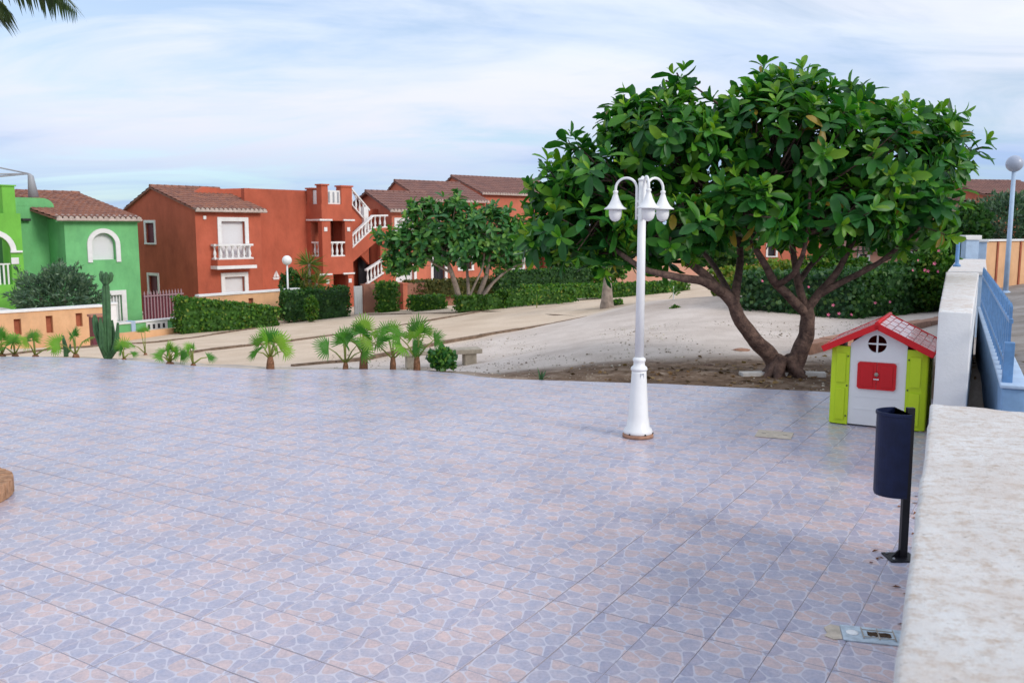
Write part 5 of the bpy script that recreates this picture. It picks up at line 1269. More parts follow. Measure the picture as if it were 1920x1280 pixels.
# root flare
for a_ in np.linspace(0, 2*math.pi, 7, endpoint=False):
    x0 = -.09 if math.cos(a_) < 0 else .09
    tr.append(([tuple(tb0+Vector((x0*.6, 0, .30))), tuple(tb0+Vector((x0+.12*math.cos(a_), .12*math.sin(a_), .12))), tuple(tb0+Vector((x0*1.2+.27*math.cos(a_), .24*math.sin(a_), -.03)))], .11, .03))
def lobe(px, py, dy, rpx, rpy, ry): c = at(px, py + 6, TY+dy); return (c.x, c.y, c.z, max(12, rpx-22)/F*TY, max(.25, ry-.15), max(8, rpy-23)/F*TY)
lobes = [lobe(1460, 265, .1, 160, 125, 1.5), lobe(1630, 300, .2, 165, 115, 1.5), lobe(1245, 265, .1, 130, 105, 1.3), lobe(1120, 330, 0, 105, 90, 1.1),
         lobe(1090, 420, -.2, 115, 80, 1.2), lobe(1240, 420, -.2, 130, 85, 1.3), lobe(1390, 390, -.1, 120, 85, 1.5), lobe(1540, 400, -.1, 130, 75, 1.5), lobe(1690, 395, 0, 110, 85, 1.2), lobe(1750, 285, .2, 62, 80, .8),
         lobe(1040, 355, 0, 65, 55, .7), lobe(1440, 165, .1, 55, 45, .6), lobe(1510, 175, 0, 55, 45, .6), lobe(1600, 195, .2, 60, 45, .7), lobe(1270, 170, .1, 55, 45, .6), lobe(1180, 225, .1, 65, 50, .7), lobe(1700, 225, .2, 75, 50, .8), lobe(1370, 205, 0, 70, 50, .7), lobe(1060, 255, 0, 38, 28, .4), lobe(1020, 312, 0, 34, 26, .4), lobe(1790, 205, .2, 32, 28, .4), lobe(1825, 275, .2, 28, 34, .4), lobe(1195, 180, 0, 32, 26, .4), lobe(1437, 130, 0, 30, 28, .35), lobe(1512, 142, 0, 28, 26, .35), lobe(1602, 168, .1, 28, 26, .35), lobe(1272, 148, 0, 28, 26, .35), lobe(1010, 450, -.1, 55, 45, .6), lobe(1150, 485, -.3, 80, 30, .7), lobe(1270, 490, -.2, 70, 32, .7)]
fig_tree('rubber_tree', 'big spreading rubber tree with a forked trunk beside the toy house', tb0, tr, lobes, 980, .265, lf_fig, m_bark, singles=300)
# smaller tree further back
TY2 = 34.3; sb0 = at(882, 572, TY2); sb0.z = tz(sb0.x, sb0.y) - .05
def tp2(px, py, dy=0.0): return tuple(at(px, py, TY2+dy))
tr = [([tp2(868, 585), tp2(858, 548), tp2(848, 515, -.2), tp2(836, 485, -.3), tp2(820, 450, -.3)], .13, .05), ([tp2(848, 512, -.2), tp2(815, 495, -.4), tp2(780, 470, -.4)], .06, .03),
      ([tp2(880, 585), tp2(878, 540, .2), tp2(876, 500, .4), tp2(880, 450, .5)], .08, .04), ([tp2(888, 585), tp2(900, 548), tp2(912, 515, -.2), tp2(918, 480, -.3), tp2(925, 440, -.2)], .12, .05),
      ([tp2(890, 580, .1), tp2(915, 540, .2), tp2(945, 512, .3), tp2(975, 480, .3)], .08, .03), ([tp2(895, 575, -.2), tp2(925, 530, -.3), tp2(955, 505, -.4), tp2(985, 492, -.4)], .06, .03), ([tp2(872, 580), tp2(885, 545, -.3), tp2(905, 500, -.4), tp2(908, 460, -.4)], .05, .03)]
def lobe2(px, py, dy, rpx, rpy, ry): c = at(px, py, TY2+dy); return (c.x, c.y, c.z, rpx/F*TY2, ry, rpy/F*TY2)
lobes = [lobe2(830, 420, 0, 75, 48, 1.3), lobe2(770, 460, 0, 50, 40, .9), lobe2(905, 435, 0, 80, 42, 1.3), lobe2(850, 460, -.2, 80, 35, 1.2), lobe2(960, 455, .1, 50, 38, .9), lobe2(745, 490, 0, 25, 22, .5), lobe2(935, 480, 0, 55, 22, .9), lobe2(830, 385, 0, 22, 16, .4), lobe2(862, 380, 0, 20, 15, .4), lobe2(790, 395, 0, 20, 15, .4), lobe2(935, 395, 0, 26, 16, .4), lobe2(720, 440, 0, 18, 14, .3), lobe2(985, 430, 0, 20, 18, .4)]
fig_tree('rubber_tree', 'smaller pale-barked tree with several stems among the low hedges', sb0, tr, lobes, 620, .34, lf_fig2, m_bark2, nleaf=8)

# ------------------------------------------------------------------ fan palms and other plants of the terrace edge
def fan_mesh(nseg=16, spread=2.7, r=1.0, droop=.25, seed=0):
    """one fan leaf: pleated blade of radiating segments with split tips, stalk end at the origin, facing +Z, leaf along +Y"""
    rg = np.random.default_rng(seed); vs = [(0, 0, 0)]; fs = []
    for i in range(nseg):
        a0 = -spread/2 + spread*i/nseg; a1 = -spread/2 + spread*(i+1)/nseg; am = (a0+a1)/2; b0 = len(vs)
        rr = r*(.82+.18*math.cos(am*.8))*rg.uniform(.9, 1.08); z1 = .05*r; d_ = droop*r*rg.uniform(.6, 1.4)
        P_ = lambda a, q, z: (math.sin(a)*q, math.cos(a)*q, z)
        vs += [P_(a0, rr*.5, -d_*.2), P_(am, rr*.52, z1-d_*.2), P_(a1, rr*.5, -d_*.2), P_(am-.045, rr*.82, -d_*.6), P_(am+.045, rr*.82, -d_*.6), P_(am+rg.normal()*.05, rr*1.08, -d_)]
        fs += [(0, b0, b0+1), (0, b0+1, b0+2), (b0, b0+3, b0+1), (b0+1, b0+4, b0+2), (b0+1, b0+3, b0+4), (b0+3, b0+5, b0+4)]
    return vs, fs
FANS = []
for k in range(5):
    v_, f_ = fan_mesh(18, 3.3+.2*k, 1.0, .10+.05*k, k)
    me = inst_mesh('fan_leaf', v_, f_, np.array([[[1, 0, 0, 0], [0, 1, 0, 0], [0, 0, 1, 0]]], float), lf_palm, rnd=np.array([.15+.18*k])); FANS.append(me)
def edge_spot(px, back):
    """ground point in the planting strip, a little behind the terrace edge under this pixel column"""
    for (x0, y0), (x1, y1) in zip(edge_px[:-1], edge_px[1:]):
        if x0 <= px <= x1: q = gnd(px, y0+(y1-y0)*(px-x0)/(x1-x0)); break
    k = 1 + back/q.y; return Vector((q.x*k, q.y*k, tz(q.x*k, q.y*k)))
def fan_palm(label, px, ybase_hint, Y, htop_px, spread_px, nfr, trunk_h=.1, trunk_r=.06, leafr=.3, seed=0, lean=0.0, up=.9, name='fan_palm', back=.22):
    rg = random.Random(seed); p = edge_spot(px, back) if back else base(px, Y); Y = p.y; root = thing(name, label, 'palm', p)
    Hm = max(.3, at(px, htop_px, Y).z - p.z); R_ = spread_px/F*Y
    if trunk_h > 0:
        MB().tube([(0, 0, -.1), (0, 0, trunk_h*.5), (lean*.1, 0, trunk_h)], [trunk_r*1.15, trunk_r, trunk_r*.7], 9, wob=.3).build('trunk', m_palmtrunk, root)
    for i in range(nfr):
        a = i*2.4 + rg.uniform(-.35, .35); q = i/max(1, nfr-1)
        el = math.radians(88 - 62*q*rg.uniform(.75, 1.15))
        Lp = max(.12, (Hm-trunk_h)*rg.uniform(.8, 1.0) - leafr*.55)
        d = Vector((math.cos(a)*math.cos(el), math.sin(a)*math.cos(el), math.sin(el)))
        s0 = Vector((lean*.1, 0, trunk_h*.85)); e = s0 + d*Lp; m_ = s0.lerp(e, .55) + Vector((0, 0, .03))
        st_ = MB().tube([s0, m_, e], [.014, .010, .007], 5).build('stalk', m_petiole, root)
        s_ = leafr*.80*rg.uniform(.75, 1.1)
        ydir = (d + Vector((d.x, d.y, 0))*1.1 + Vector((0, 0, -.25*q + rg.uniform(-.25, .25)))).normalized()
        nz = (Vector((-d.x*.7, -d.y*.7 - .45, .35)) + Vector((rg.uniform(-.8, .8), rg.uniform(-.5, .3), 0))).normalized()
        x = ydir.cross(nz).normalized(); z = x.cross(ydir)
        o = link('fan_leaf', FANS[rg.randrange(5)], root)
        o.matrix_local = Matrix(((x.x*s_, ydir.x*s_, z.x*s_, e.x), (x.y*s_, ydir.y*s_, z.y*s_, e.y), (x.z*s_, ydir.z*s_, z.z*s_, e.z), (0, 0, 0, 1)))
    return root
PY = 14.4
fan_palm('young fan palm cut by the left picture edge', 4, 0, 14.6, 612, 40, 6, .06, .05, .27, 1)
fan_palm('young fan palm second from the left picture edge', 28, 0, 14.9, 616, 36, 5, .06, .05, .25, 2)
fan_palm('small fan palm with one round leaf in front of the left wall slot', 66, 0, 14.6, 616, 30, 4, .05, .05, .24, 3)
fan_palm('fan palm with two tall stalks left of the cactus', 142, 0, 14.5, 604, 34, 5, .08, .05, .26, 4)
fan_palm('small yellowish fan palm right of the cactus', 232, 0, 14.4, 636, 24, 4, .04, .04, .19, 5)
fan_palm('single-stemmed fan palm seedling near the green wall', 268, 0, 20.5, 604, 16, 3, .05, .04, .22, 6, back=0)
fan_palm('dense low fan palm forming a round tuft', 318, 0, 13.9, 636, 30, 9, .05, .06, .21, 7)
fan_palm('slender fan palm beside the round tuft', 362, 0, 13.9, 634, 22, 4, .05, .04, .18, 8)
fan_palm('fan palm with a tall spiky crown and stout brown trunk', 507, 0, 13.2, 607, 50, 9, .20, .055, .27, 9)
fan_palm('fan palm with a single slim trunk left of the pair', 648, 0, 13.15, 606, 42, 6, .12, .04, .28, 10)
fan_palm('tallest fan palm with a brown trunk in the middle group', 682, 0, 13.0, 588, 42, 7, .26, .06, .29, 11)
fan_palm('fan palm with a dark upright spear in the middle group', 737, 0, 12.95, 594, 36, 6, .2, .045, .26, 12)
fan_palm('fan palm with wide round leaves in front of the stone bench', 782, 0, 12.95, 590, 44, 8, .22, .05, .30, 13)
# agave
p = edge_spot(1015, .2); ag = thing('agave', 'small spiky agave at the terrace edge below the gravel', 'agave', p)
for i in range(7):
    a = i*2.4; el = math.radians(78-7*i); d = Vector((math.cos(a)*math.cos(el), math.sin(a)*math.cos(el), math.sin(el))); s_ = Vector((-math.sin(a), math.cos(a), 0)); L_ = .24-.012*i
    vs = []
    for t_, w_ in ((0, .012), (.35, .018), (.75, .010), (1, .001)):
        c = d*L_*t_ + Vector((0, 0, -.03*t_*t_)); vs += [c-s_*w_, c+Vector((0, 0, -.006)), c+s_*w_]
    MB().add(vs, [f__ for k in range(3) for f__ in ((k*3, k*3+1, k*3+4, k*3+3), (k*3+1, k*3+2, k*3+5, k*3+4))]).build('leaf', m_cactus, ag)
# candelabra cactus
cb = edge_spot(200, .35); CY = cb.y; ca = thing('cactus', 'tall columnar cactus with upright arms and a lumpy head in front of the peach wall', 'cactus', cb)
def ribbed(pts, r, ribs=5, name='arm'):
    pts = [Vector(p_) for p_ in pts]; n = ribs*4; mb = MB(); vs = []
    for i, p_ in enumerate(pts):
        t_ = (pts[min(i+1, len(pts)-1)]-pts[max(i-1, 0)]).normalized(); x = t_.cross(Vector((.1, 1, .05))).normalized(); y = t_.cross(x)
        e_ = .35 if i == len(pts)-1 else (.8 if i == len(pts)-2 else 1.0)
        for j in range(n):
            a = 2*math.pi*j/n; rr = r*e_*(.72+.36*abs(math.cos(a*ribs/2)))*(1+.06*math.sin(i*2.1+j)); vs.append(p_+(x*math.cos(a)+y*math.sin(a))*rr)
    fs = [(i*n+j, i*n+(j+1) % n, (i+1)*n+(j+1) % n, (i+1)*n+j) for i in range(len(pts)-1) for j in range(n)] + [tuple((len(pts)-1)*n+j for j in range(n))]
    mb.add(vs, fs, 0, False); return mb.build(name, m_cactus, ca)
def cz(px, py, dy=0.0): q = at(px, py, CY+dy); return q - cb
ribbed([cz(203, 690), cz(201, 640), cz(200, 600), cz(199, 560), cz(198, 538), cz(198, 524)], .062, 5, 'stem')
ribbed([cz(198, 530), cz(192, 522), cz(190, 514), cz(190, 508)], .05); ribbed([cz(198, 530), cz(205, 523), cz(208, 515), cz(208, 510)], .05); ribbed([cz(198, 530, -.05), cz(198, 520, -.08), cz(199, 510, -.08)], .05)
ribbed([cz(200, 668), cz(190, 645), cz(181, 620), cz(178, 600), cz(177, 590)], .055); ribbed([cz(202, 668), cz(192, 650, -.08), cz(190, 620, -.1), cz(188, 596, -.1)], .05)
ribbed([cz(204, 670), cz(214, 655), cz(219, 635), cz(221, 605)], .05); ribbed([cz(204, 670, .1), cz(210, 650, .1), cz(211, 620, .1), cz(210, 600, .1)], .045)
p = edge_spot(124, .5); sm = thing('cactus', 'tiny columnar cactus left of the tall cactus', 'cactus', p); q_ = ca; ca = sm; cb_ = cb; cb = p
ribbed([(0, 0, -.05), (0, 0, .12), (-.02, 0, .25), (-.03, 0, .34)], .035); ribbed([(.01, 0, .05), (.07, 0, .1), (.08, 0, .2)], .028); ca = q_; cb = cb_
# palm stump and saplings on the mound
p = base(1138, 27); pst = thing('palm_stump', 'young palm with a short shaggy grey trunk behind the lamp post', 'palm', p)
hh = at(1138, 520, 27).z-p.z
MB().lathe([(.20, -.1), (.22, .1), (.18, hh*.3), (.15, hh*.65), (.11, hh)], 12).build('trunk', m_bark2, pst)
for i in range(9):
    a = i*2.4; el = math.radians(70-5*i); d = Vector((math.cos(a)*math.cos(el), math.sin(a)*math.cos(el), math.sin(el))); e = Vector((0, 0, hh))+d*.55
    MB().tube([(0, 0, hh), e], [.02, .01], 5).build('stalk', m_petiole, pst); o = link('fan_leaf', FANS[i % 5], pst); s_ = .42; yd = (d+Vector((d.x*.6, d.y*.6, -.1))).normalized(); x = yd.cross(Vector((-d.x, -d.y, .5))).normalized(); z = x.cross(yd)
    o.matrix_local = Matrix(((x.x*s_, yd.x*s_, z.x*s_, e.x), (x.y*s_, yd.y*s_, z.y*s_, e.y), (x.z*s_, yd.z*s_, z.z*s_, e.z), (0, 0, 0, 1)))
def sapling(label, px, ytop, Y, post=False):
    p = base(px, Y); hh = at(px, ytop, Y).z-p.z; r = thing('sapling', label, 'sapling', p)
    MB().tube([(0, 0, -.05), (.01, 0, hh*.5), (0, 0, hh)], [.022, .018, .008], 6).build('stem', m_trim if post else m_petiole, r)
    n = 26; dd = rand_dirs(n); pos = np.column_stack([dd[:, 0]*.07, dd[:, 1]*.07, hh*(.45+.5*rng.random(n))])
    link('leaves', inst_mesh('leaves', long_leaf[0], long_leaf[1], orient(pos, dd+np.array([0, 0, .6]), rand_dirs(n), .2*rng.uniform(.7, 1.2, n)), lf_hedge), r)['kind'] = 'stuff'
sapling('thin green sapling in front of the low hedges', 1006, 553, 31)
sapling('thin pale-staked sapling on the sand mound', 1262, 535, 24, True)
# yucca by the red house
p = base(582, 40.5); yc = thing('yucca', 'spiky yellow-green yucca standing in front of the red house tower', 'yucca', p)
hh = at(582, 458, 40.5).z-p.z
for k, (dx, dy, hz_) in enumerate(((0, 0, hh*.72), (.3, .1, hh*.45), (-.25, -.1, hh*.5), (.1, -.2, hh*.28))):
    MB().tube([(dx*.3, dy*.3, -.1), (dx*.7, dy*.7, hz_*.5), (dx, dy, hz_)], [.09, .08, .06], 7).build('trunk', m_bark2, yc)
    n = 110; dd = rand_dirs(n); dd[:, 2] = dd[:, 2]*.9+.25; dd = unit(dd); pos = np.array([dx, dy, hz_]) + dd*.05
    me = inst_mesh('rosette', [(-.028, 0, 0), (.028, 0, 0), (.03, .5, .02), (-.03, .5, .02), (0, 1, -.06)], [(0, 1, 2, 3), (3, 2, 4, 4)], orient(pos, dd, rand_dirs(n), .72*rng.uniform(.75, 1.15, n)), lf_yucca) if False else inst_mesh('rosette', [(0, 0, 0), (.035, .45, .02), (0, 1, -.08), (-.035, .45, .02)], [(0, 1, 2, 3)], orient(pos, dd, rand_dirs(n), .78*rng.uniform(.75, 1.15, n)), lf_yucca)
    link('rosette', me, yc)['kind'] = 'stuff'
p = base(548, 40.3)
bush('shrub', 'dark shrub behind the white globe lamp', p, .55, .5, 1.1, lf_hedge_dk, 2000, .13)

# ------------------------------------------------------------------ globe lamps
def globe_lamp(label, px, ytop, ycen, Y, rpx, gm, pm, pr=.04):
    p = base(px, Y); r = rpx/F*Y; zc = at(px, ycen, Y).z-p.z; root = thing('globe_lamp', label, 'street lamp', p)
    MB().lathe([(pr*2.2, -.05), (pr*2.2, .03), (pr*1.5, .06)], 14).build('base', pm, root)
    MB().tube([(0, 0, .06), (0, 0, zc-r*.96)], [pr*1.15, pr*.9], 12).build('pole', pm, root)
    MB().lathe([(pr*.9, 0), (r*.5, .03), (r*.5, .08)], 14, (0, 0, zc-r*.98)).build('collar', pm, root)
    MB().lathe([(r*math.sin(a), -r*math.cos(a)) for a in np.linspace(.12, math.pi-.02, 18)], 28, (0, 0, zc)).build('globe', gm, root)
globe_lamp('white globe lamp on a white pole in front of the red house', 541, 479, 488, 38.6, 9, m_globe, m_white)
globe_lamp('tall street lamp with a dull grey-blue globe on the right', 1883, 292, 307, 22.5, 15, m_globe_dull, m_bluepaint, .055)

# ------------------------------------------------------------------ lamp post with three lanterns
lp = gnd(1196, 818); lamp = thing('lamp_post', 'white three-armed garden lamp post standing on the terrace', 'lamp post', lp)
LY = lp.y; H = (at(1208, 331, LY).z); pxm = LY/F
def hz2(py): return at(1200, py, LY).z
b0 = MB(); b0.lathe([(.150, 0.002), (.150, .028), (.14, .034)], 28).build('base_plate', m_terracotta, lamp)
z1 = hz2(804); z2 = hz2(786); z3 = hz2(694); z4 = hz2(676)
MB().lathe([(.138, .036), (.142, .05), (.138, z1), (.112, z1+.03), (.104, z2), (.098, z2+.02), (.072, z3-.03), (.070, z3)], 28).build('pedestal', m_lampwhite, lamp)
for a in (-2.3, -1.2, -.3, 1.5): MB().lathe([(.008, 0), (.008, .012), (.004, .016)], 8, (0, 0, 0), M=Matrix.Translation((.136*math.cos(a), .136*math.sin(a), z1-.03)) @ Matrix.Rotation(math.pi/2, 4, (-math.sin(a), math.cos(a), 0))).build('bolt', m_iron, lamp)
MB().lathe([(.076, z3), (.082, z3+.012), (.078, z3+.03), (.056, z3+.05), (.054, z4-.01), (.062, z4), (.062, z4+.02), (.045, z4+.035)], 24).build('collar', m_lampwhite, lamp)
ztop = hz2(338)
MB().tube([(0, 0, z4+.03), (0, 0, ztop)], [.044, .036], 20).build('pole', m_lampwhite, lamp)
MB().lathe([(.042, ztop-.005), (.044, ztop+.01), (.03, ztop+.02), (.022, H-.02), (.012, H), (.001, H+.006)], 16).build('finial', m_lampwhite, lamp)
ck = MB(); ck.box(.052, .072, -.02, .02, z3-.17, z3-.02, M=Matrix.Rotation(-1.3, 4, 'Z')); ck.build('sticker', m_sticker, lamp)
zl = hz2(391)     # lantern rim height
for ai, az in enumerate((-86, 34, 154)):
    a = math.radians(az); ca_, sa_ = math.cos(a), math.sin(a); Rl = .265
    X = lambda r, z: Vector((ca_*r, sa_*r, z))
    ztp = hz2(333); zj = hz2(357)
    arm = [X(.055, hz2(412)), X(.055, hz2(380)), X(.055, ztp-.10)] + [X(.055+(Rl-.055)/2*(1-math.cos(t_)), ztp-.10+.10*math.sin(t_)) for t_ in np.linspace(.15, math.pi, 12)] + [X(Rl, zj)]
    ao = MB().tube(arm, .0125, 10).build('arm', m_lampwhite, lamp)
    for z_ in (hz2(404), hz2(378)): MB().tube([X(.03, z_), X(.062, z_)], .012, 8).build('bracket', m_lampwhite, ao)
    c = X(Rl, 0)
    MB().lathe([(.016, zj+.005), (.024, zj), (.025, zj-.014), (.019, zj-.024), (.028, zj-.05), (.040, zj-.085), (.060, zl+.045), (.080, zl+.02), (.107, zl+.002), (.108, zl-.006), (.095, zl-.004), (.06, zl+.012)], 28, (c.x, c.y, 0)).build('lantern_shade', m_lampwhite, ao)
    rg_ = .062
    MB().lathe([(rg_*.98, zl-.002), (rg_*1.0, zl-.03), (rg_*.99, zl-.06), (rg_*.8, zl-.095), (rg_*.45, zl-.115), (.004, zl-.122)], 24, (c.x, c.y, 0)).build('lantern_glass', m_globe, ao)

# ------------------------------------------------------------------ litter bin
bp_ = gnd(1692, 1046); bn = thing('litter_bin', 'dark blue half-round litter bin on a black post beside the stained wall', 'litter bin', bp_)
bn.rotation_euler = (0, 0, 0)
BY = bp_.y
tb_top = Vector(at(1706, 764, BY)) - bp_; lean = tb_top.x/tb_top.z
hb0, hb1 = (at(1665, 925, BY).z), (at(1665, 770, BY).z)
MB().box(-.022, .022, -.016, .016, .008, tb_top.z, M=Matrix(((1, 0, lean*0.4, 0), (0, 1, 0, 0), (0, 0, 1, 0), (0, 0, 0, 1)))).build('post', m_binpost, bn)
MB().bbox(-.10, .07, -.075, .075, .001, .012, .003).build('base_plate', m_binpost, bn)
for sx in (-.075, .045):
    for sy in (-.05, .05): MB().lathe([(.008, .012), (.008, .02), (.003, .024)], 6, (sx, sy, 0)).build('bolt', m_grey, bn)
MB().prism([(-.02, .012), (-.07, .012), (-.02, .06)], -.006, .006, 'y').build('gusset', m_binpost, bn)
bm_ = MB(); n = 22; Rb = .115; cxb = -.145; th = .004
def ring(z, r, dep=.86):   # D-shape: round towards the left, flat against the post
    o = []
    for j in range(n+1):
        a = math.pi*.5 + math.pi*j/n
        o.append((cxb+.10 + math.cos(a)*r*1.5*dep, math.sin(a)*r, z))
    return o
rings = [ring(hb0, Rb*.97), ring(hb0+.015, Rb), ring(hb1-.02, Rb*1.02), ring(hb1-.018, Rb*1.06), ring(hb1, Rb*1.06), ring(hb1, Rb*1.0), ring(hb0+.02, Rb*.95)]
vs = [v for r_ in rings for v in r_]; k = n+1; fs = []
for i in range(len(rings)-1):
    for j in range(k): fs.append((i*k+j, i*k+(j+1) % k, (i+1)*k+(j+1) % k, (i+1)*k+j))
fs.append(tuple(range(k))); fs.append(tuple((len(rings)-1)*k+j for j in range(k)))
bk = MB().add(vs, fs, 0, False).build('bucket', m_bin, bn); bk.location = (lean*.55*.4, 0, 0)
for z_ in (hb0+.08, hb1-.06): MB().box(-.06, -.02, -.012, .012, z_-.012, z_+.012).build('hinge', m_grey, bn).location = (lean*z_*.4, 0, 0)
MB().box(-.032, -.026, -.05, -.03, hb0+.02, hb1-.02).build('hinge_strip', m_trim, bn).location = (lean*.55*.4, 0, 0)

# ------------------------------------------------------------------ toy house
m_rooftile = mat('sky_sheen_roof_plastic', (0.80, 0.52, 0.50), 0.22, 0.6, nscale=7, col2=(0.66, 0.22, 0.22), coat=0.4)  # sky's sheen on the red tiles, painted in as pale pink
ha = math.radians(-29); hp0 = gnd(1632, 801); hs = thing('toy_house', 'plastic toy house with red roof, lime corner panels and red shutters', 'toy house', hp0, ha)
# local: x to the right along the front, y to the back, front plane y = 0
Wf = .325; Dp = .95
def lx(px, py=720):   # x on the front plane
    d = ray(px, py); c = Vector((0, 0, CAMH)) - hp0; u = Vector((math.cos(ha), math.sin(ha), 0)); v = Vector((-math.sin(ha), math.cos(ha), 0)); t_ = -c.dot(v)/d.dot(v); p = c + d*t_; return p.dot(u), p.z
xl, _ = lx(1592); xr, _ = lx(1698); xm = (xl+xr)/2; zap = lx(1645, 612)[1]; zsh = lx(1594, 643)[1]; zsr = zsh
cz_ = lx(1645, 645)[1]; cr = abs(lx(1663, 645)[0]-lx(1645, 645)[0]); xc = lx(1645, 645)[0]
# front wall with a round window: polygon fan between circle and outline
nC = 32; circ = [(xc+cr*math.cos(2*math.pi*i/nC), cz_+cr*math.sin(2*math.pi*i/nC)) for i in range(nC)]
def outl(a):           # outline point seen from the window's centre in direction a
    best = None; pg = [(xl, .02), (xr, .02), (xr, zsr), (xc, zap), (xl, zsh)]
    for i in range(5):
        p, q = pg[i], pg[(i+1) % 5]; dx, dz = math.cos(a), math.sin(a); ex, ez = q[0]-p[0], q[1]-p[1]; den_ = dx*ez-dz*ex
        if abs(den_) < 1e-9: continue
        t_ = ((p[0]-xc)*ez-(p[1]-cz_)*ex)/den_; s_ = ((p[0]-xc)*dz-(p[1]-cz_)*dx)/den_
        if t_ > 0 and -1e-6 <= s_ <= 1+1e-6 and (best is None or t_ < best): best = t_
    return (xc+math.cos(a)*best, cz_+math.sin(a)*best)
angs = sorted([2*math.pi*i/nC for i in range(nC)] + [math.atan2(p[1]-cz_, p[0]-xc) % (2*math.pi) for p in ((xl, .02), (xr, .02), (xr, zsr), (xc, zap), (xl, zsh))])
mb = MB(); k = len(angs)
IN = [(xc+cr*math.cos(a), cz_+cr*math.sin(a)) for a in angs]; OU = [outl(a) for a in angs]
for y_, fl_ in ((0.0, False), (.035, True)):
    vs = [(p[0], y_, p[1]) for p in IN+OU]; mb.add(vs, [((i, (i+1) % k, k+(i+1) % k, k+i) if fl_ else (i, k+i, k+(i+1) % k, (i+1) % k)) for i in range(k)])
mb.add([(p[0], y_, p[1]) for y_ in (0, .035) for p in IN], [(i, (i+1) % k, k+(i+1) % k, k+i) for i in range(k)])
mb.add([(p[0], y_, p[1]) for y_ in (0, .035) for p in OU], [(i, k+i, k+(i+1) % k, (i+1) % k) for i in range(k)])
fw = mb.build('front_wall', m_toywhite, hs)
wn_ = MB().box(xc-cr, xc+cr, .006, .028, cz_-.008, cz_+.008).box(xc-.008, xc+.008, .005, .029, cz_-cr, cz_+cr).build('window_cross', m_toywhite, fw)
# relief lines on the lower front
for py_ in (746, 770):
    z_ = lx(1645, py_)[1]; MB().box(xl+.05, xr-.05, -.004, -.0005, z_, z_+.006).build('relief_line', m_toywhite, fw)
# red shutters
sx0, sz1 = lx(1609, 677); sx1, sz0 = lx(1679, 733); sxm = (sx0+sx1)/2
for a_, b_2 in ((sx0, sxm-.002), (sxm+.002, sx1)):
    c4 = .018; pts = [(a_+(c4 if a_ == sx0 else 0), sz0), (b_2-(c4 if b_2 == sx1 else 0), sz0), (b_2, sz0+(c4 if b_2 == sx1 else 0)), (b_2, sz1-(c4 if b_2 == sx1 else 0)), (b_2-(c4 if b_2 == sx1 else 0), sz1), (a_+(c4 if a_ == sx0 else 0), sz1), (a_, sz1-(c4 if a_ == sx0 else 0)), (a_, sz0+(c4 if a_ == sx0 else 0))]
    sh_ = MB().prism(pts, -.022, -.001, 'y').build('shutter', m_toyred, hs)
    MB().bbox(a_+.03, b_2-.03, -.028, -.0225, sz0+.03, sz1-.03, .004).build('shutter_panel', m_toyred, sh_)
kn = MB().lathe([(.020, 0), (.020, .008), (.012, .016)], 16, M=Matrix.Translation((sxm, -.029, (sz0+sz1)/2+.02)) @ Matrix.Rotation(math.pi/2, 4, 'X')).build('knocker', m_mortar, hs)
MB().bbox(sxm-.026, sxm+.026, -.036, -.0285, (sz0+sz1)/2-.035, (sz0+sz1)/2-.025, .002).build('handle_bar', m_toywhite, kn)
MB().box(sx0-.012, sx1+.012, -.006, -.0006, sz1+.002, sz1+.014).build('shutter_trim', m_toywhite, hs)
# lime corner panels: front leaf angled, then round the side
zc0 = .012; zc1 = lx(1575, 648)[1]
xa = lx(1556)[0]; xb_ = lx(1738)[0]
for sg, x_in, x_out in ((-1, xl-.002, xa), (1, xr+.002, xb_)):
    front = [(x_in, -.012), (x_in, .02), (x_out - sg*.02, .06), (x_out, .04), (x_out - sg*.01, .022), (x_out - sg*.05, .0)]
    if sg < 0: front = front[::-1]
    side_ = [(x_out, .042), (x_out, .40), (x_out-sg*.03, .40), (x_out-sg*.022, .062)]
    if sg > 0: side_ = side_[::-1]
    cp_ = MB().prism(front, zc0, zc1, 'z').build('corner_panel', m_lime, hs)
    MB().prism(side_, zc0, zc1-.01, 'z').build('side_leaf', m_lime, cp_)
    for z0, z1_ in ((.06, (zc0+zc1)/2-.03), ((zc0+zc1)/2+.03, zc1-.07)):
        xx0, xx1 = (x_in+sg*.035, x_out-sg*.06) if sg > 0 else (x_out+.06, x_in-.035)
        MB().bbox(min(xx0, xx1), max(xx0, xx1), -.020, -.004, z0, z1_, .005).build('raised_panel', m_lime, cp_)
    for z_ in (.10, (zc0+zc1)/2, zc1-.10): MB().lathe([(.009, 0), (.009, .005)], 10, M=Matrix.Translation((x_in+sg*.018, -.0125, z_)) @ Matrix.Rotation(math.pi/2, 4, 'X')).build('screw', m_screw, cp_)
    # side wall and rear corner
    xs_ = x_out - sg*.025
    MB().box(min(xs_, xs_-sg*.02), max(xs_, xs_-sg*.02), .402, Dp-.25, .02, zc1-.02).build('side_wall', m_toywhite, hs)
    MB().box(min(xs_+sg*.02, xs_), max(xs_+sg*.02, xs_), Dp-.248, Dp, .012, zc1-.01).build('rear_corner', m_lime, hs)
MB().prism([(xl-.1, .02), (xr+.1, .02), (xr+.1, zsr-.03), (xc, zap-.02), (xl-.1, zsh-.03)], Dp-.04, Dp-.005, 'y').build('rear_wall', m_toyred, hs)
MB().box(xa+.06, xb_-.06, .06, Dp-.06, .004, .018).build('floor', m_toywhite, hs)
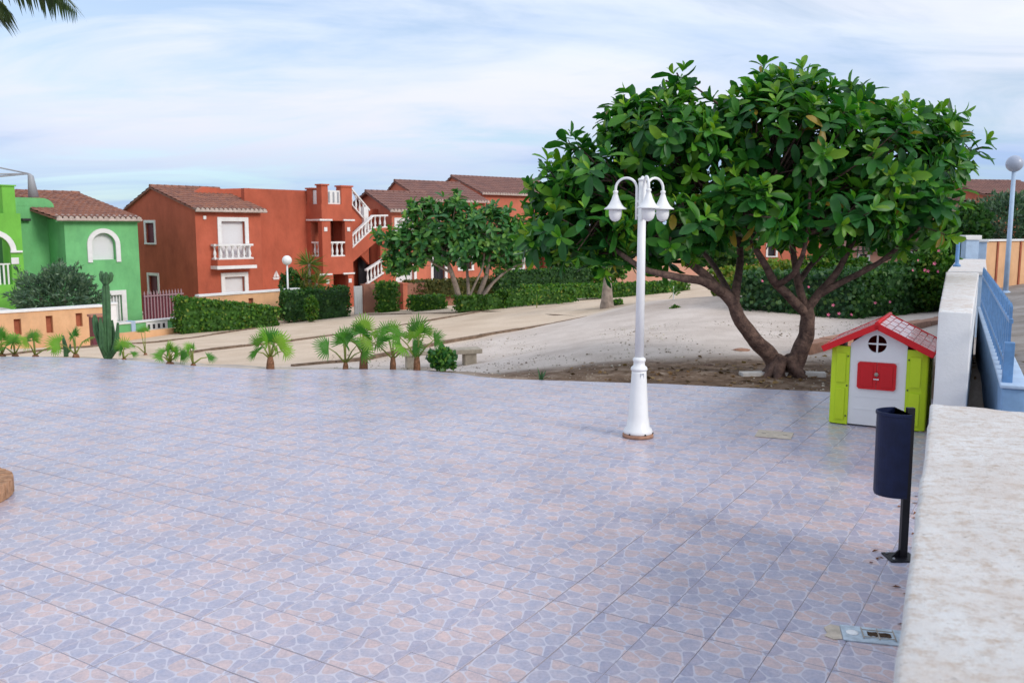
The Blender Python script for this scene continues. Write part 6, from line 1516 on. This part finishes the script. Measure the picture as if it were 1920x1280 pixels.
# roof: two slopes with raised tile ribs and red barge edge
el = lx(1546, 652); er = lx(1752, 657)
zr_ = lx(1645, 607)[1]; yf, yb = -.10, Dp+.10
for sg, (ex, ez) in ((-1, el), (1, er)):
    ap = Vector((xc, 0, zr_)); e_ = Vector((ex, 0, (el[1]+er[1])/2)); d_ = (e_-ap); ln = d_.length; d_ /= ln; nr_ = Vector((-d_.z, 0, d_.x)); nr_ = nr_ if nr_.z > 0 else -nr_
    def RP(s_, y_, h_): return ap + d_*s_ + nr_*h_ + Vector((0, y_, 0))
    def slab(mb, s0, s1, y0, y1, h0, h1): vs = [RP(s_, y_, h_) for h_ in (h0, h1) for y_ in (y0, y1) for s_ in (s0, s1)]; mb.add(vs, [(0, 2, 3, 1), (4, 5, 7, 6), (0, 1, 5, 4), (2, 6, 7, 3), (0, 4, 6, 2), (1, 3, 7, 5)])
    mb = MB(); slab(mb, 0, ln, yf+.03, yb-.03, -.03, -.002); rs = mb.build('roof_slope', m_roofred, hs)
    nrow = 8; ncol = 6
    for i in range(nrow):
        for j in range(ncol):
            mb = MB(); s0 = ln*(i+.06)/nrow; s1 = ln*(i+.94)/nrow; y0 = yf+.05+(yb-yf-.1)*(j+.04)/ncol; y1 = yf+.05+(yb-yf-.1)*(j+.96)/ncol
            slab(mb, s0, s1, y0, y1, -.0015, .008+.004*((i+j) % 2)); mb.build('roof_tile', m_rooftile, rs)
    for y0, y1 in ((yf, yf+.029), (yb-.029, yb)):
        mb = MB(); slab(mb, -.005 if sg > 0 else 0, ln+.01, y0, y1, -.045, .016); mb.build('barge_board', m_toyred, rs)
    mb = MB(); slab(mb, ln+.001, ln+.02, yf+.03, yb-.03, -.045, .012); mb.build('eave_board', m_toyred, rs)
MB().tube([(xc, yf-.005, zr_+.012), (xc, yb+.005, zr_+.012)], .022, 10).build('ridge_cap', m_toyred, hs)

# ------------------------------------------------------------------ bench, brick ring, palm, covers and small litter
p = at(895, 687, 17.5); q = at(757, 690, 17.1); A_ = Vector((q.x, q.y, 0)); B_ = Vector((p.x, p.y, 0)); d = B_-A_; ln = d.length
zb = min(tz(A_.x, A_.y), tz(B_.x, B_.y)); be = thing('stone_bench', 'backless stone bench on two block legs beyond the terrace', 'bench', (A_.x, A_.y, zb), math.atan2(d.y, d.x))
ht = at(880, 652, 17.5).z - zb
MB().bbox(-.06, ln+.06, -.2, .2, ht-.09, ht, .015).build('seat', m_stone, be)
for x0 in (.05, ln-.28): MB().bbox(x0, x0+.23, -.16, .16, -.1, ht-.092, .012).build('leg', m_stone, be)
# ring of bricks round the palm at the left edge
RC = Vector((-4.33, 6.32, 0)); RR = .56
rk = thing('brick_ring', 'round planter edged with upright bricks at the left picture edge', 'planter', RC)
bme = MB().bbox(-.032, .032, -.11, .11, .002, .125, .008).mesh('brick', m_brick)
nbk = 45
for i in range(nbk):
    a = 2*math.pi*i/nbk; o = link('brick', bme, rk, (math.cos(a)*(RR-.11), math.sin(a)*(RR-.11), random.uniform(-.003, .003))); o.rotation_euler = (random.uniform(-.02, .02), random.uniform(-.02, .02), a+math.pi/2)
MB().lathe([(RR-.012, .003), (RR-.012, .105), (RR-.20, .105), (RR-.20, .09)], 45).build('mortar_bed', m_mortar, rk)
MB().lathe([(RR-.215, .06), (.3, .09), (.01, .1)], 30).build('soil', m_dirt, rk)
pm = thing('palm_tree', 'palm tree whose drooping frond tips enter the top left corner', 'palm', RC + Vector((-.12, .05, .05)))
PT = Vector((-.1, .25, 3.86))
MB().tube([(0, 0, 0), (-.05, 0, 1.2), (-.15, .05, 2.8), PT], [.22, .17, .15, .14], 14, wob=.15).build('trunk', m_palmtrunk, pm)
def frond(a, el, L_, droop, seed):
    rg = np.random.default_rng(seed); h_ = np.array([math.cos(a), math.sin(a), 0]); pts = []
    for t_ in np.linspace(0, 1, 12): pts.append(np.array(PT) + h_*L_*t_*math.cos(el)*(1-.12*t_) + np.array([0, 0, L_*(math.sin(el)*t_ - droop*t_*t_)]))
    fr_ = MB().tube([tuple(p_) for p_ in pts], [.022-.018*k/11 for k in range(12)], 5).build('frond', m_petiole, pm)
    n = 70; T_ = np.linspace(.12, 1, n); M_ = []; sd = np.cross(h_, [0, 0, 1]); pos = []; yd = []; sz = []
    P_ = np.array(pts)
    for i, t_ in enumerate(T_):
        k = t_*11; j = min(int(k), 10); c = P_[j]+(P_[j+1]-P_[j])*(k-j); tg = unit(P_[j+1]-P_[j])
        for s_ in (-1, 1):
            pos.append(c); yd.append(sd*s_*.75 + tg*.75 + np.array([0, 0, -.35-.3*rg.random()])); sz.append(.52*math.sin(math.pi*min(1, .2+.75*t_))**.7*rg.uniform(.85, 1.1))
    M4 = orient(np.array(pos), np.array(yd), np.tile([0, 0, 1.0], (len(pos), 1)) + rng.normal(size=(len(pos), 3))*.1, np.array(sz))
    link('leaflets', inst_mesh('leaflets', [(0, 0, 0), (.035, .4, .0), (0, 1, -.12), (-.035, .4, .0)], [(0, 1, 2, 3)], M4, lf_palmdk), fr_)['kind'] = 'stuff'
for i, (a, el, L_, dr) in enumerate([(-6, 38, 2.1, .62), (-30, 26, 1.7, .55), (12, 12, .95, .5), (30, 45, 2.0, .7), (60, 30, 2.0, .5), (100, 40, 2.0, .6), (140, 25, 2.0, .5), (180, 40, 2.0, .6), (220, 30, 2.0, .5), (260, 45, 2.0, .6), (300, 30, 1.9, .55), (330, 55, 1.9, .7), (80, 65, 1.8, .6)]):
    frond(math.radians(a), math.radians(el), L_, dr, i)
# inspection cover
p0 = gnd(1452, 815); cvr = thing('inspection_cover', 'square sandy inspection cover set in the terrace beside the toy house', 'cover', (p0.x, p0.y, .0015), TA+.15)
MB().bbox(-.17, .17, -.15, .15, .0005, .006, .002).build('plate', m_cover, cvr)
for x_ in (-.1, .1): MB().box(x_-.02, x_+.02, -.008, .008, .0065, .008).build('lift_slot', m_mortar, cvr)
# floor drain near the wall
c0 = gnd(1640, 1193); dr_ = thing('floor_drain', 'pale blue rectangular floor drain with a dirty grate at the foot of the wall', 'drain', (c0.x, c0.y, .0012), math.radians(-14))
MB().bbox(-.155, .155, -.085, .085, .0005, .008, .003).build('plate', m_drain, dr_)
MB().bbox(-.062, .095, -.048, .048, .0085, .0115, .001).build('grate_bed', m_drain, dr_)
bm_ = MB(); bm_.prism([(-.035+.11*i/9, -.018-.012*abs(math.sin(i*1.7))) for i in range(10)] + [(.075-.11*i/9, .016+.010*abs(math.sin(i*2.3))) for i in range(10)], .0116, .0128, 'z'); bm_.build('dirt', m_dirt, dr_)
for x_ in (-.058, .016, .09): MB().box(x_-.003, x_+.003, -.06, .06, .0125, .0155).build('grate_bar', m_mortar, dr_)
for y_ in (-.04, .04): MB().box(-.06, .092, y_-.002, y_+.002, .0118, .0148).build('grate_bar', m_mortar, dr_)
MB().lathe([(.030, .0088), (.03, .0108), (.02, .0115)], 18, (-.105, 0, 0)).build('plug', m_white, dr_)
md = MB(); md.prism([(-.158, -.07), (-.158, .075), (-.20, .085), (-.235, .04), (-.225, -.02), (-.24, -.055), (-.20, -.085)], .0005, .004, 'z'); md.build('mortar_patch', m_terracotta and m_cover, dr_)
# pale slabs by the tree
for k, (px, py, w_, dd_, a_, lb) in enumerate([(1432, 700, .33, .09, .1, 'long pale slab lying left of the forked trunk'), (1528, 701, .14, .08, -.2, 'small pale slab lying right of the forked trunk')]):
    p0 = gnd(px, py); zz_ = tz(p0.x, p0.y)
    o = MB().bbox(-w_, w_, -dd_, dd_, -.03, .035, .01).build('paving_slab', m_slab, None, (p0.x, p0.y, zz_+.02), a_); tag(o, lb, 'slab')
for k, (px, py, s_, lb) in enumerate([(1390, 663, .10, 'small brown stone on the gravel left of the trunk'), (965, 686, .09, 'dark stone on the soil near the bench'), (1330, 690, .06, 'small stone on the soil left of the forked trunk')]):
    p0 = gnd(px, py, -.05); zz_ = tz(p0.x, p0.y); bm = bmesh.new(); bmesh.ops.create_icosphere(bm, subdivisions=2, radius=1)
    for v in bm.verts: v.co = Vector((v.co.x*s_*1.5, v.co.y*s_, v.co.z*s_*.5))*random.uniform(.85, 1.12)
    me = bpy.data.meshes.new('stone'); bm.to_mesh(me); bm.free(); me.materials.append(m_terracotta if k == 0 else m_bark); tag(link('stone', me, None, (p0.x, p0.y, zz_)), lb, 'stone')
# dead leaves by the bin
lme = MB().add([(0, -.035, 0), (.014, 0, .008), (0, .035, .003), (-.014, 0, .010)], [(0, 1, 2, 3)]).add([(0, -.05, 0), (.002, -.035, .003), (-.002, -.035, .003)], [(0, 1, 2)]).mesh('fallen_leaf', m_deadleaf)
for i in range(26):
    s_ = random.uniform(-1.2, 1.6); p0 = wp(s_ , -abs(random.gauss(0, .06)) - .02) if i < 18 else Vector((bp_.x+random.gauss(0, .12), bp_.y+random.gauss(0, .08), 0))
    o = link('fallen_leaf', lme, None, (p0.x, p0.y, .003)); o.rotation_euler = (random.uniform(-.2, .2), random.uniform(-.2, .2), random.uniform(0, 6.3)); o.scale = (random.uniform(.6, 1.1),)*3
    tag(o, 'dry brown leaf lying along the foot of the stained wall' if i < 18 else 'dry brown leaf lying round the foot of the litter bin', 'leaf', 'dry leaves along the wall' if i < 18 else 'dry leaves round the bin')

# loose stones and dry litter on the sand: name_gravel
n = 5000; gx = rng.uniform(-4, 8, n); gy = rng.uniform(11, 21, n); keep = np.array([not inpoly(x, y) and abs((x-w_far.x)*WNRM.x+(y-w_far.y)*WNRM.y + 4) < 40 and (x-w_far.x)*WNRM.x+(y-w_far.y)*WNRM.y < -.2 for x, y in zip(gx, gy)]); gx, gy = gx[keep], gy[keep]
gz = tz_arr(np.column_stack([gx, gy])); n = len(gx)
pv = [(-.5, -.35, -.2), (.45, -.4, -.2), (.5, .38, -.2), (-.42, .45, -.2), (-.25, -.2, .3), (.28, -.18, .26), (.2, .25, .3), (-.2, .22, .22)]
pf = [(0, 1, 5, 4), (1, 2, 6, 5), (2, 3, 7, 6), (3, 0, 4, 7), (4, 5, 6, 7)]
dd = rng.normal(size=(n, 3)); dd[:, 2] *= .1; sz = .012 + .03*rng.random(n)**3
m_peb = leafmat('pebbles', [(0, (.20, .15, .12)), (.5, (.42, .35, .30)), (1, (.62, .56, .50))], .9, .15, 0.0)
o = link('gravel', inst_mesh('gravel', pv, pf, orient(np.column_stack([gx, gy, gz+.004]), unit(dd), np.tile([0, 0, 1.0], (n, 1)), sz), m_peb)); tag(o, 'loose small stones scattered over the sand and soil', 'gravel', kind='stuff')
n = 450; a_ = rng.normal(size=(n, 2))*np.array([1.6, .8]) + np.array([3.6, 12.1]); keep = np.array([not inpoly(x, y) for x, y in a_]); a_ = a_[keep]; n = len(a_); dd = rng.normal(size=(n, 3)); dd[:, 2] *= .15
lf_lit = leafmat('litter_leaf', [(0, (.10, .055, .03)), (.5, (.20, .11, .05)), (1, (.34, .22, .10))], .8, .2, 0.1)
o = link('leaf_litter', inst_mesh('leaf_litter', quad_leaf[0], quad_leaf[1], orient(np.column_stack([a_, tz_arr(a_)+.015]), unit(dd), np.tile([0, 0, 1.0], (n, 1))+rng.normal(size=(n, 3))*.3, 0.04+.05*rng.random(n)), lf_lit)); tag(o, 'dry brown leaf litter under the big tree', 'leaf litter', kind='stuff')
